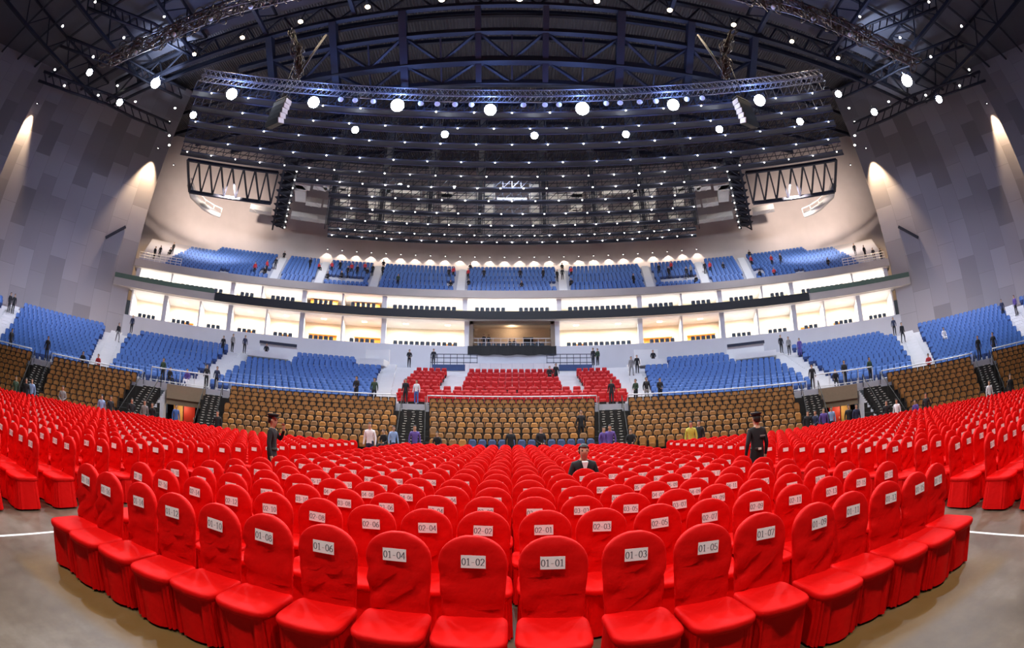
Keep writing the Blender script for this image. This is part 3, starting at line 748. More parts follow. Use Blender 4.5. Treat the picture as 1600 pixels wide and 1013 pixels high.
# ------------------------------------------------------------------ tip-up seats
def tipup(name, w, shell, frame_parts=True):
    """back shell and folded seat pan facing -y; base of the seat at z=0"""
    def panel(m, z0, z1, y, hw, mi, top=1):
        R = []
        for q in range(7):
            f = q / 6; z = z0 + (z1 - z0) * f; ww = hw * (1 if f < .7 or not top else max(.5, 1 - ((f - .7) / .3) ** 2 * .42)); yy = y + (.07 * f if z1 > .6 else .0)
            R.append([(-ww, yy - .02, z), (-ww * .5, yy + .005, z), (ww * .5, yy + .005, z), (ww, yy - .02, z), (ww, yy + .04, z), (-ww, yy + .04, z)])
        m.rings(R, mi, cap0=True, cap1=True)
    m = MB(); panel(m, .34, .86, .0, w / 2 - .02, 0); panel(m, .24, .48, -.02, w / 2 - .04, 1, True)
    f = MB()
    for s in (-1, 1):
        f.box((s * w / 2, .0, .34), (.03, .22, .62)); f.box((s * w / 2, -.04, .58), (.035, .24, .03))
    f.box((0, .09, .36), (w, .04, .1)); f.box((0, .145, .62), (w + .035, .03, .58))
    return m.mesh(name), f.mesh('frame')
TS, TF = tipup('tip_up_seat', .445, None); TS.materials.append(TAN); TS.materials.append(TAN); TF.materials.append(TANF)
TAN2 = mat('tan_seat_worn', (.46, .20, .045), .55, var=.15, scale=2); TAN3 = mat('tan_seat_dull', (.29, .145, .055), .6, var=.15, scale=2)
NS, NF = tipup('tip_up_seat', .445, None); NS.materials.append(NAVY); NS.materials.append(BLUE); NF.materials.append(TANF)
# sections of the tan banks: limits may shift from the lowest to the top row
BANKS = [('middle bank', -10.7, 10.7, -10.7, 10.7), ('bank left of the middle stairs', -37.1, -14.3, -36.0, -14.3), ('bank right of the middle stairs', 14.3, 37.1, 14.3, 36.0),
         ('bank beyond the left portal', -62.0, -51.0, -60.6, -47.9), ('bank beyond the right portal', 51.0, 62.0, 47.9, 60.6),
         ('farthest left bank', -77, -64.8, -76, -63.2), ('farthest right bank', 64.8, 77, 63.2, 76)]
seats = []
for bk, l0, h0, l1, h1 in BANKS:
    for i in range(NT):
        f = i / (NT - 1); a0 = l0 + (l1 - l0) * f; a1 = h0 + (h1 - h0) * f
        pts = along(lambda a: tan_pt(a, i), a0, a1, .515 if i % 2 == 0 else .5155)
        if i % 2: pts = [(p + Vector((math.cos(w_), math.sin(w_), 0)) * .24, w_) for p, w_ in pts[:-1]]
        for j, (p, yaw) in enumerate(pts): seats.append((p.x, p.y, tan_z(i), yaw, bk, i, j))
seats.sort(key=lambda q: math.hypot(q[0], q[1]) + (0 if q[5] else 1.0) + (8 if abs(math.degrees(math.atan2(q[0], q[1]))) > 68 else 0))
for q in seats[:300]:
    x, y, z, yaw, bk, i, j = q; lower = i == 0 and bk == 'middle bank' and (j > 3)
    me, fm = (NS, NF) if lower else (TS, TF)
    o = link('tip_up_seat', me, loc=(x, y, z), rot=(0, 0, yaw))
    if not lower and random.random() < .35:
        o.material_slots[0].link = 'OBJECT'; o.material_slots[0].material = random.choice((TAN2, TAN3))
    tag(o, '%s seat, %s, %s row up, %s from its left end' % ('navy blue folding' if lower else 'tan', bk, ordn(i + 1), ordn(j + 1)), 'seat', 'tan tip-up seats of the bleachers')
    link('frame', fm, parent=o)
m = MB(); m.add([v.co for v in TS.vertices], [p.vertices for p in TS.polygons], 0); m.add([v.co for v in TF.vertices], [p.vertices for p in TF.polygons], 1)
SEATLOW = m.mesh('tip_up_seat_rows')
tag(link('tip_up_seat_rows', copies_mesh(SEATLOW, 2, [q[:4] for q in seats[300:]]), [TAN, TANF]), 'all the remaining rows of tan folding seats in the dark bleachers', 'seats', kind='stuff')

# blue fixed seats
def fixed(name, w=.46):
    m = MB(); R = []
    for q in range(6):
        f = q / 5; ww = (w / 2) * (1 if f < .5 else 1 - (f - .5) ** 2 * 1.3); z = .44 + .40 * f; yy = .05 + .10 * f
        R.append([(-ww, yy - .03, z), (0, yy, z), (ww, yy - .03, z), (ww, yy + .035, z), (-ww, yy + .035, z)])
    m.rings(R, 0, cap0=True, cap1=True)
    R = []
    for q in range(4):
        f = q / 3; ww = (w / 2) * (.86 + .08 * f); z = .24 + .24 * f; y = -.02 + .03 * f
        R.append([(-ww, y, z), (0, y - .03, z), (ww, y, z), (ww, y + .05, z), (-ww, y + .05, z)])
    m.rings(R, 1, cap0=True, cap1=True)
    m.box((0, .08, .19), (w * .7, .12, .38), m=1); m.box((0, .15, .52), (w + .03, .03, .5), m=1)  # backing board in the darker blue imitates shaded gaps between seats
    return m.mesh(name)
FS = fixed('stadium_seat'); FS.materials.append(BLUE); FS.materials.append(BLUE_SHADE)
BSEC = [(-38.8, -17.5, 'section left of the middle'), (17.5, 38.8, 'section right of the middle'), (-52.5, -41.6, 'second section to the left'), (41.6, 52.5, 'second section to the right'),
        (-68.9, -55.2, 'third section to the left'), (55.2, 68.9, 'third section to the right'), (-77, -71.9, 'outermost left section'), (71.9, 77, 'outermost right section')]
bs = []
for a0, a1, nm in BSEC:
    for j in range(NBL):
        t = j * dt; l, h = abs(a0), abs(a1)
        if l > h: l, h = h, l
        if t > .70 and 16 < l < 18: h = 32.2
        if t > .79 and 16 < l < 18: l = 21.6
        if t > .80 and 40 < l < 42: h = 51.4
        s = 1 if a0 > 0 else -1
        b0, b1 = (l, h) if s > 0 else (-h, -l)
        for n, (p, yaw) in enumerate(along(lambda a: blue_pt(a, t), b0 + (.4 if j % 2 else 0), b1 - (.0 if j % 2 else .4), .53)): bs.append((p.x, p.y, blue_z(t), yaw, nm, j, n))
bs.sort(key=lambda q: math.hypot(q[0], q[1]) + (12 if abs(math.degrees(math.atan2(q[0], q[1]))) > 69 else 0))
for x, y, z, yaw, nm, j, n in bs[:300]:
    tag(link('stadium_seat', FS, loc=(x, y, z), rot=(0, 0, yaw)), 'blue seat, %s, %s row up, %s from its left end' % (nm, ordn(j + 1), ordn(n + 1)), 'seat', 'blue stadium seats')
rest = [q[:4] for q in bs[300:]]
# balcony
BGAP = [(31.9, .75), (25.8, .65), (18.4, .65), (6.8, .8), (38.6, .5)]
for k in range(NBA):
    am = 47.5 - .22 * k - (3.5 if k > 11 else 0)
    cuts = sorted([(s * c - w_, s * c + w_) for c, w_ in BGAP if not (c > 38) or k < 3 for s in (-1, 1)])
    if 3 <= k <= 5: cuts = sorted(cuts + [(-24.6, -20.2), (20.2, 24.6), (-34, -32.5), (32.5, 34), (5.2, 8.6), (-8.6, -5.2)])
    e = [-am] + [v for c in cuts for v in c] + [am]
    seg = [(e[q], e[q + 1]) for q in range(0, len(e), 2) if e[q + 1] - e[q] > .8]
    for a0, a1 in seg:
        for p, yaw in along(lambda a: arc(a, bal_R(k), bal_z(k)), a0, a1, .56): rest.append((p.x, p.y, p.z, yaw))
tag(link('stadium_seat_rows', copies_mesh(FS, 2, rest), [BLUE, BLUE_SHADE]), 'all the remaining rows of blue stadium seats, lower bowl and balcony', 'seats', kind='stuff')

# ------------------------------------------------------------------ red VIP seats in the middle of the bowl
def vipseat(w):
    m = MB()
    def cush(c, d, mi):
        R = []
        for sc, z in ((.9, -.5), (1, -.3), (1, .3), (.88, .5)): R.append([(c[0] + x * sc, c[1] + y * sc, c[2] + z * d[2]) for x, y in rrect(d[0] / 2, d[1] / 2, 12, 5)])
        m.rings(R, mi, cap0=True, cap1=True)
    cush((0, .16, .68), (w, .16, .56), 0); cush((0, -.14, .34), (w * .9, .5, .2), 0)
    for s in (-1, 1): cush((s * w / 2, -.1, .42), (.09, .5, .42), 0)
    m.box((0, -.05, .12), (w * .8, .4, .24), m=1); return m.mesh('vip_seat')
V1 = vipseat(.56); V2 = vipseat(.455)
for me in (V1, V2): me.materials.append(VIP); me.materials.append(TANF)
def vrow(t, x0, x1, step, me, nm, idx, skip=None):
    """a straight-running row along the bowl curve, x from x0 to x1"""
    n = int((x1 - x0) / step + 1.01); j = 0
    for q in range(n):
        x = x0 + q * step
        if skip and skip(x, q): continue
        lo, hi = -15.5, 15.5
        for _ in range(30):
            md = (lo + hi) / 2
            if blue_pt(md, t).x < x: lo = md
            else: hi = md
        p = blue_pt(lo, t); j += 1
        tag(link('vip_seat', me, loc=(p.x, p.y, blue_z(t) + .002), rot=(0, 0, -R_(lo) * .4)), 'red armchair-style seat, %s, %s from its left end' % (nm, ordn(j)), 'seat', 'red seats in the middle of the bowl')
def tj(j): return j * dt
vrow(tj(0), -7.6, 7.7, .66, V1, 'front row of the middle platform', 0)
vrow(tj(1), -7.9, 8.0, .66, V1, '2nd row of the middle platform', 1)
vrow(tj(2.4), -7.2, 7.3, .80, V1, '3rd row of the middle platform', 2)
for q, jj in enumerate((4.6, 6.4, 8.2, 10.0)): vrow(tj(jj), -3.6, 3.62, .555, V2, 'central rear block, %s row' % ordn(q + 1), 3 + q)
for sx, nm in ((-1, 'left'), (1, 'right')):
    for q, jj in enumerate((4.6, 5.9, 7.2, 8.6, 10.0)):
        x0, x1 = (6.0, 8.3) if sx > 0 else (-8.3, -6.0)
        vrow(tj(jj), x0, x1 + .01, .56, V2, '%s rear block, %s row' % (nm, ordn(q + 1)), 8 + q)
mb = MB(); mb.box((0, 0, .25), (.34, .34, .5)); mb.box((0, 0, .52), (.42, .42, .04)); STB = mb.mesh('side_table'); STB.materials.append(ORNG)
for q, x in enumerate((-8.4, -6.8, -3.0, -1.4, 1.4, 3.0, 6.8, 8.4)):
    a = math.degrees(math.atan2(x, 34)); p = blue_pt(a, tj(3.1)); tag(link('side_table', STB, loc=(p.x, p.y, blue_z(tj(3)) + .02)), 'small orange wooden side table behind the third red row, %s from the left' % ordn(q + 1), 'table', 'orange side tables among the red seats')
# white stepped platform behind, black drape, control box
p = blue_pt(0, tj(11.6))
mb = MB(); mb.box((0, p.y + .6, blue_z(tj(11.6)) + .35), (8.8, .3, 1.7))
for q in range(9): mb.box((-4 + q, p.y + .44, blue_z(tj(11.6)) + .35), (.03, .03, 1.7), m=1)
tag(mb.build('panelled_parapet', [WHITE, GREYW]), 'white panelled parapet behind the central red seats', 'parapet')
for sx, nm in ((-1, 'left'), (1, 'right')):
    mb = MB(); a = sx * 7.3
    for jj in np.arange(4.2, 11.4, .6):
        c = blue_pt(a, tj(jj)); mb.box((c.x, c.y, blue_z(tj(jj)) - .02), (1.5, .5, .22))
    tag(mb.build('white_steps', WHITE), 'broad white steps between the central and %s red seats' % nm, 'steps')
    mb = MB(); a = sx * 7.9; c = blue_pt(a, tj(13.2)); zb = blue_z(tj(13.2)) + .05
    mb.box((c.x, c.y, zb + .3), (4.2, .08, .6), m=1)
    for z in (.8, 1.25, 1.6): mb.box((c.x, c.y, zb + z), (4.6, .06, .06))
    for q in range(8): mb.box((c.x - 2.25 + q * .643, c.y, zb + .8), (.05, .05, 1.6))
    tag(mb.build('platform_rail', [STEELB, NAVY]), 'grey railing with dark seats behind it at the back of the %s platform' % nm, 'railing')
    mb = MB(); a = sx * 16.4
    for q, tt in enumerate(np.linspace(0.0, .98, 30)):
        c = blue_pt(a, tt); mb.box((c.x, c.y, blue_z(tt) + .02), (1.15, .44, .12))
    tag(mb.build('white_stair', WHITE), 'white stair climbing beside the red seats on the %s' % nm, 'stairs')
    for b_, nm2 in ((40.2, 'second'), (53.8, 'third'), (70.3, 'outermost')):
        mb = MB()
        for q, tt in enumerate(np.linspace(0.0, .98, 30)):
            c = blue_pt(sx * b_, tt); mb.box((c.x, c.y, blue_z(tt) + .02), (1.25, .5, .12), rz=-R_(sx * b_))
        tag(mb.build('white_stair', WHITE), 'white stair between blue seats, %s stair out on the %s' % (nm2, nm), 'stairs')
    # raised vomitory block at the head of the second stair
    mb = MB(); c = blue_pt(sx * 36.4, .86); zb = blue_z(.86); rz = -R_(sx * 31)
    mb.box((c.x, c.y, zb + .35), (4.0, 3.0, .5), rz=rz); mb.box((c.x + .0, c.y + 2.0, zb + 1.0), (3.9, .25, 1.5), rz=rz, m=0)
    mb.box((c.x, c.y + 1.8, zb + 1.9), (3.9, .3, .25), rz=rz, m=1)
    tag(mb.build('vomitory_block', [WHITE, STEELB]), 'white entrance block with dark lintel topping the second stair on the %s' % nm, 'entrance')
    mb = MB(); c = blue_pt(sx * 19.0, .93); zb = blue_z(.93)
    mb.box((c.x, c.y, zb + .3), (2.5, 2.0, .6)); mb.box((c.x, c.y + 1.2, zb + 1.1), (2.5, .2, 1.5))
    tag(mb.build('vomitory_block', WHITE), 'white entrance block by the stair beside the red seats, %s' % nm, 'entrance')

# rails along the front of the blue bowl
def rail_run(a0, a1, lab, off=.12, z0=ZB0, hh=.62, step=2.2, m_=None):
    mb = MB(); A = np.linspace(a0, a1, max(6, int(abs(a1 - a0) * 1.2)))
    for hz in (hh, hh * .15): mb.tube([pol(a, rB(a) + off, z0 + hz) for a in A], .045 if hz == hh else .03, 5)
    for a in A[::2]: mb.bar(pol(a, rB(a) + off, z0), pol(a, rB(a) + off, z0 + hh), .04)
    return tag(mb.build('guard_rail', m_ or RAILM), lab, 'railing', 'pale guard rails above the tan seats')
rail_run(-10.6, 10.6, 'long pale guard rail above the middle tan bank')
for sx, nm in ((-1, 'left'), (1, 'right')):
    rail_run(sx * 14.5, sx * 37.5, 'pale guard rail above the tan bank next to the middle stairs, %s' % nm)
    rail_run(sx * 38.6, sx * 46.4, 'pale double guard rail on top of the %s portal' % nm, .0, ZB0, 1.0)
    rail_run(sx * 47.6, sx * 60.4, 'pale guard rail above the tan bank beyond the %s portal' % nm)
    rail_run(sx * 63.4, sx * 78, 'pale guard rail above the farthest %s tan bank' % nm)
# balcony front rail
for sx, nm in ((-1, 'left'), (1, 'right')):
    mb = MB(); A = np.linspace(sx * 44.5, sx * 50.5, 9)
    for hz in (.3, .6, .9): mb.tube([arc(a, R0 - .15, ZFT + hz) for a in A[:9]], .04, 4)
    for a in A[:9]: mb.bar(arc(a, R0 - .15, ZFT), arc(a, R0 - .15, ZFT + .92), .05)
    tag(mb.build('balcony_rail', RAILM), 'pale railing across the %s wing of the balcony' % nm, 'railing')

# dark bleacher stairs; white blocks painted in for the step lights
def tstair(a_lo, a_hi, w, lab):
    mb = MB(); n = NT * 2
    for q in range(n):
        f = q / (n - 1); a = a_lo + (a_hi - a_lo) * f; r = rB(a) - 6.55 + .36 * q; z = .12 + .153 * q
        P = pol(a, r); rz = -R_(a)
        mb.box((P.x, P.y, z / 2 + .02), (w, .42, z + .04), rz=rz)
        ax = Vector((cosd(a), -sind(a), 0)); rd = Vector((sind(a), cosd(a), 0))
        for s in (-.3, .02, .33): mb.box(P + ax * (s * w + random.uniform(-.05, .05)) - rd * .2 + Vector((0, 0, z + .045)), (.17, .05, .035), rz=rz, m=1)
    for s in (-.5, .5):
        pts = []
        for f in (0, 1):
            a = a_lo + (a_hi - a_lo) * f; r = rB(a) - 6.4 + 6.2 * f; pts.append(pol(a, r, .95 + 2.75 * f) + Vector((cosd(a), -sind(a), 0)) * (s * w))
        mb.tube(pts, .03, 5)
        for f in (0, .33, .66, 1): mb.bar(pts[0].lerp(pts[1], f) - Vector((0, 0, .85)), pts[0].lerp(pts[1], f), .04)
    return tag(mb.build('bleacher_stair', [DECKB, PALEW]), lab, 'stairs', 'black stairs between the tan banks')
for sx, nm in ((-1, 'left'), (1, 'right')):
    tstair(sx * 12.7, sx * 12.3, 1.55, 'black stair with white step marks beside the middle tan bank, %s' % nm)
    tstair(sx * 39.0, sx * 37.9, 1.3, 'black stair with white step marks on the inner side of the %s portal' % nm)
    tstair(sx * 49.2, sx * 46.2, 1.4, 'black stair slanting down on the outer side of the %s portal' % nm)
    tstair(sx * 63.5, sx * 61.8, 1.4, 'black stair between the two farthest tan banks on the %s' % nm)
    # portal under the bowl
    am = sx * 41.6; g = empty('portal', pol(am, rB(am) - .4), -R_(am), 'beige entrance portal with a red door under the blue seats on the %s' % nm, 'portal')
    mb = MB(); mb.box((0, -.2, 2.62), (2.95, .9, .95)); mb.build('lintel', BEIGE, g)
    mb = MB(); mb.box((0, .6, 1.95), (2.95, 2.2, .4)); mb.build('soffit', BEIGE, g)
    mb = MB(); mb.box((0, 2.6, 1.2), (2.95, .1, 2.4)); mb.build('rear_panel', STEELB, g)
    mb = MB(); mb.box((sx * -.35, 1.6, .95), (.9, .08, 1.9)); mb.box((sx * -.35 + .36, 1.53, .95), (.05, .06, .16), m=1); mb.build('door', [REDDOOR, RAILM], g)
    mb = MB(); mb.box((sx * .55, 1.7, .95), (.75, .1, 1.9)); mb.build('side_wall_panel', OCHRE, g)
    mb = MB(); mb.lathe([(.02, -.02), (.14, 0), (.14, .06), (.02, .08)], 10, c=(sx * -1.5, -.2, 1.95)); mb.build('lamp', LENSW, g)
    light('portal_light', 'POINT', pol(am, rB(am) + .3, 1.6), 30, (1, .75, .45), .1)
    # pleated curtain closing the side of the slanting stair
    mb = MB(); pts0 = [pol(sx * 44.25, rB(45) - .8), pol(sx * 46.9, rB(47) - 5.3)]; R = [[], []]
    for q in range(61):
        f = q / 60; b = pts0[0].lerp(pts0[1], f); d_ = .07 * math.sin(q * 1.5); n_ = Vector((b.y, -b.x, 0)).normalized()
        R[0].append((b.x + n_.x * d_, b.y + n_.y * d_, .02)); R[1].append((b.x + n_.x * d_, b.y + n_.y * d_, 2.75 - 2.1 * f))
    mb.rings(R, close=False)
    tag(mb.build('pleated_curtain', CURT), 'white pleated curtain covering the side of the black stair by the %s portal' % nm, 'curtain')

# ------------------------------------------------------------------ boxes (suites)
B1 = [5.6, 16.5, 21.9, 27.2, 31.9, 36.8, 40.9, 45.7, 50.4]; B2 = [6.1, 16.6, 22.1, 27.2, 32.9, 36.9, 45.4, 50.2]
pn = 0
for lv, (B, z0, z1) in enumerate(((B1, Z1F, Z1C), (B2, Z2F, Z2C))):
    for sx in (-1, 1):
        for i, a in enumerate(B):
            wide = (i in (1, 3, 5, 7)) or i == 0
            w_ = .55 if wide else .2
            if lv == 0 and i == 0: w_ = .9
            mb = MB(); p = arc(sx * a, R0 + .5, (z0 + z1) / 2); mb.box(p, (w_, .8, z1 - z0), rz=-R_(th_of(sx * a)))
            q = arc(sx * a, R0 + 2.9, (z0 + z1) / 2); mb.box(q, (.15, 4.4, z1 - z0), rz=-R_(th_of(sx * a)))
            pn += 1
            tag(struct('trim_%d' % (pn + 4), mb, (GREYW if (lv == 0 and i in (3, 5, 7)) else WHITE)), 'pillar between two boxes')
# control box in the centre of the lower ring
g = empty('control_box', arc(0, R0, Z1F), 0, 'wide dark-framed control room opening in the middle of the lower boxes', 'control room')
mb = MB(); BX = mat('control_box_brown', (.20, .155, .12), .7)
c = arc(0, R0 + .1, 0)
for s in (-1, 1): mb.box((s * 4.55, .1 , 1.5), (.45, .7, 3.0))
mb.box((0, .1, 2.72), (9.4, .7, .4)); mb.build('surround', BX, g)
mb = MB(); mb.box((0, 3.2, 1.4), (9, .1, 2.8)); mb.box((0, 1.8, 2.75), (9, 3, .1)); mb.build('rear_panel', mat('control_rear_wall', (.55, .42, .30), .7), g)
mb = MB(); mb.box((1.9, 2.9, 1.25), (1.2, .08, .75)); mb.build('screen', BLACK, g)
mb = MB()
for z in (.45, .9): mb.box((0, -.1, z), (9.2, .05, .05))
for q in range(12): mb.box((-4.6 + q * .836, -.1, .45), (.05, .05, .9))
mb.build('railing', RAILM, g)
light('control_room_light', 'POINT', arc(0, R0 + 1.6, Z1C - .6), 90, (1, .80, .58), .3)
mb = MB(); R = [[], []]
for q in range(81):
    x = -4.9 + 9.8 * q / 80; R[0].append((x, R0 + YC - .25 - .05 * math.sin(q * .9), Z1F - 1.0 + .05 * math.sin(q * .31))); R[1].append((x, R0 + YC - .2, Z1F + .02 + .06 * abs(math.sin(q * .2))))
mb.rings(R, close=False); tag(mb.build('black_drape', BLACK), 'black cloth draped over the ledge below the control room', 'drape')
# seats, cabinets and lights in the boxes
m = MB()
for sx in (0,):
    R = []
    for sc, z in ((.8, .40), (1, .5), (1, .85), (.8, .95)): R.append([(x * sc, .18 + y * sc, z) for x, y in rrect(.24, .06, 10, 4)])
    m.rings(R, cap0=True, cap1=True); R = []
    for sc, z in ((.9, .32), (1, .36), (1, .44), (.9, .48)): R.append([(x * sc, -.05 + y * sc, z) for x, y in rrect(.24, .24, 10, 4)])
    m.rings(R, cap0=True, cap1=True)
m.box((0, 0, .16), (.1, .1, .32))
BOXS = m.mesh('box_seat'); BOXS.materials.append(mat('box_seat_dark', (.05, .07, .10), .5))
CABM = []
for sx in (-1, 1):
    nm = 'left' if sx < 0 else 'right'
    for lv, (B, z0, z1) in enumerate(((B1, Z1F, Z1C), (B2, Z2F, Z2C))):
        for i in range(len(B)):
            if i == 0 and lv == 0: continue
            if i == 0: a0, a1 = (0, B[0]) if sx > 0 else (0, B[0])
            else: a0, a1 = B[i - 1], B[i]
            if i == 0: lo, hi = .6, a1 - 1.0
            else: lo, hi = a0 + 1.0, a1 - .9
            mid = (a0 + a1) / 2
            bay = '%s box from the middle, %s ring, %s' % (ordn(i + 1 if lv else i), 'upper' if lv else 'lower', nm)
            rows = along(lambda a: arc(a, R0 + .62, z0), sx * lo if sx > 0 else -hi, hi if sx > 0 else -lo, .62 if (hi - lo) > 6 else .6)
            for n, (p, yaw) in enumerate(rows):
                tag(link('spectator_chair', BOXS, loc=(p.x, p.y, z0 - (.4 if lv == 0 else -.45)), rot=(0, 0, yaw)), 'dark chair in the %s, %s along' % (bay, ordn(n + 1)), 'chair', 'dark chairs in the boxes')
            n = 2 if a1 - a0 > 6 else 1
            for k in range(n):
                am = sx * (a0 + (a1 - a0) * (k + .5) / n)
                q = arc(am, R0 + 2.4, z1 - .25); t_ = th_of(am)
                l = bpy.data.lights.new('box_light', 'AREA'); l.energy = 620 if lv == 0 else 520; l.color = (1, .86, .66); l.shape = 'RECTANGLE'; l.size = 2.6; l.size_y = 2.2
                o = bpy.data.objects.new('box_light', l); COL.objects.link(o); o.location = q
                mb = MB(); mb.box((0, 0, 0), (.6, .6, .05)); mb.build('box_ceiling_lamp', [CEILP], loc=q + Vector((0, 0, .22)), rot=(0, 0, -R_(t_)))
                ob = bpy.context.scene.collection.objects[-1]; tag(ob, 'ceiling lamp in the %s, %s one' % (bay, ordn(k + 1)), 'lamp', 'ceiling lamps of the boxes')
CABS = [(0, -29.5), (0, -24.6), (0, -18.6), (0, -42.6), (0, -34.6), (0, 18.9), (0, 24.6), (0, 38.5), (0, 43.0), (1, -24.8), (1, -19.2), (0, -8.2), (0, 9)]
for n, (lv, a) in enumerate(CABS):
    z0 = Z1F - .4 if lv == 0 else Z2F + .45; big_ = abs(a) < 26 and abs(a) > 17
    p = arc(a, R0 + 3.6, z0); g = empty('wooden_cabinet', p, -R_(th_of(a)), 'orange lit wooden cabinet inside the %s boxes, %s from the left' % ('upper' if lv else 'lower', ordn(1 + sorted([c[1] for c in CABS if c[0] == lv]).index(a))), 'cabinet', 'orange cabinets in the boxes')
    W_, h_ = (3.4, 1.5) if big_ else (1.2, 1.1)
    mb = MB(); mb.box((0, 0, h_ / 2), (W_, .4, h_)); mb.build('body', ORNG, g)
    mb = MB(); mb.box((0, -.1, h_ + .04), (W_ + .1, .7, .07)); mb.build('worktop', mat('cabinet_top_%d' % n, (.55, .22, .05), .4) if n == 0 else bpy.data.materials['cabinet_top_0'], g)
    mb = MB(); mb.box((W_ * .22, -.22, h_ * .5), (W_ * .4, .05, h_ * .8)); mb.build('door', ORNG, g)

# ------------------------------------------------------------------ lights on walls
SC_A = np.arange(-26, 26.1, 2.08)
m = MB(); m.lathe([(.02, 0), (.07, .01)], 8, 0); m.lathe([(.08, .01), (.09, .16), (.04, .22)], 8, 1); m.box((0, .2, .12), (.04, .4, .04), m=1); WLAMP = m.mesh('wall_washer_lamp'); WLAMP.materials.append(LENSW); WLAMP.materials.append(STEELB)
for i, a in enumerate(SC_A):
    p = arc(a, 76.5, bal_z(NBA - 1) + 2.9)
    tag(link('wall_washer_lamp', WLAMP, loc=p), 'small wall lamp above the top balcony row, %s from the left' % ordn(i + 1), 'wall lamp', 'wall lamps behind the balcony')
    light('wall_washer', 'SPOT', p - Vector((0, 0, .08)), 200, (1, .84, .68), .08, arc(a, 76.8, bal_z(NBA - 1) - 1), 100, .3)
for sx in (-1, 1):
    nm = 'left' if sx < 0 else 'right'
    for n, (x, y, z, e, tx, ty, an) in enumerate(((42.1, 32.2, 30.6, 16000, 42.9, 32.2, 56), (52.7, 15.4, 30.4, 14000, 53.6, 15.0, 50), (43.4, 37.2, 31.2, 6000, 46.5, 42, 100))):
        p = Vector((sx * x, y, z))
        tag(link('wall_head_lamp', WLAMP, loc=p), 'warm lamp shining down the %s wall from its head, %s one' % (nm, ordn(n + 1)), 'wall lamp', 'lamps at the head of the side walls')
        light('wall_head_light', 'SPOT', p - Vector((0, 0, .1)), e, (1, .70, .42), .12, (sx * tx, ty, 6), an, .7)
    # added bluish spots without lamp bodies, brightening the wall panels
    light('panel_fill_light', 'SPOT', (sx * 24, 14, 25), 9000, (.72, .72, 1), .5, (sx * 49, 22, 6), 56, 1)
    light('panel_fill_light', 'SPOT', (sx * 34, 0, 27), 6000, (.70, .78, 1), .5, (sx * 57, 8, 9), 54, 1)
    light('rear_fill_light', 'SPOT', (sx * 30, 36, 25.2), 24000, (1, .84, .74), .4, (sx * 44, 50, 27), 80, .9)  # added spot without a lamp body, brightens the rear wall
    light('balcony_fill_light', 'SPOT', (sx * 22, 40, 26.5), 4200, (.9, .93, 1), .4, (sx * 30, 48, 18), 110, .8)  # added spot without a lamp body, brightens the balcony wing
light('balcony_fill_light', 'SPOT', (0, 40, 26.5), 4200, (.9, .93, 1), .4, (0, 54, 18), 130, .8)  # added likewise for the middle of the balcony
# house lamps above the stage end of the floor
for x, y in ((-12, -3), (0, -4), (12, -3)):
    p = Vector((x, y, 29)); tag(link('hanging_house_lamp', WLM, loc=p), 'house lamp above the stage end, %s' % {-12: 'left one', 0: 'middle one', 12: 'right one'}[x], 'lamp', 'house lamps above the stage end')
    light('stage_house_light', 'SPOT', p - Vector((0, 0, .3)), 10500, (1, .95, .9), .5, (x * .8, 10, 0), 84, .7)

for q in range(14):
    p = arc(-4.2 + q * .62, R0 + .9, Z1F - .4); tag(link('spectator_chair', BOXS, loc=p, rot=(0, 0, 0)), 'dark chair behind the control room railing, %s from the left' % ordn(q + 1), 'chair', 'dark chairs in the control room')

for n, a in enumerate((-31.9, -25.8, -18.4, -6.8, 6.8, 18.4, 25.8, 31.9)):
    mb = MB(); t_ = th_of(a)
    for k in range(NBA * 2):
        R__ = bal_R(0) - .3 + .4 * k; z_ = bal_z(0) + .25 * k
        c = Vector((R__ * sind(t_), YC + R__ * cosd(t_), z_)); mb.box(c, (1.0, .4, .14), rz=-R_(t_))
    tag(mb.build('balcony_stair', WHITE), 'white stair between the blue balcony seats, %s from the left' % ordn(n + 1), 'stairs', 'white stairs of the balcony')
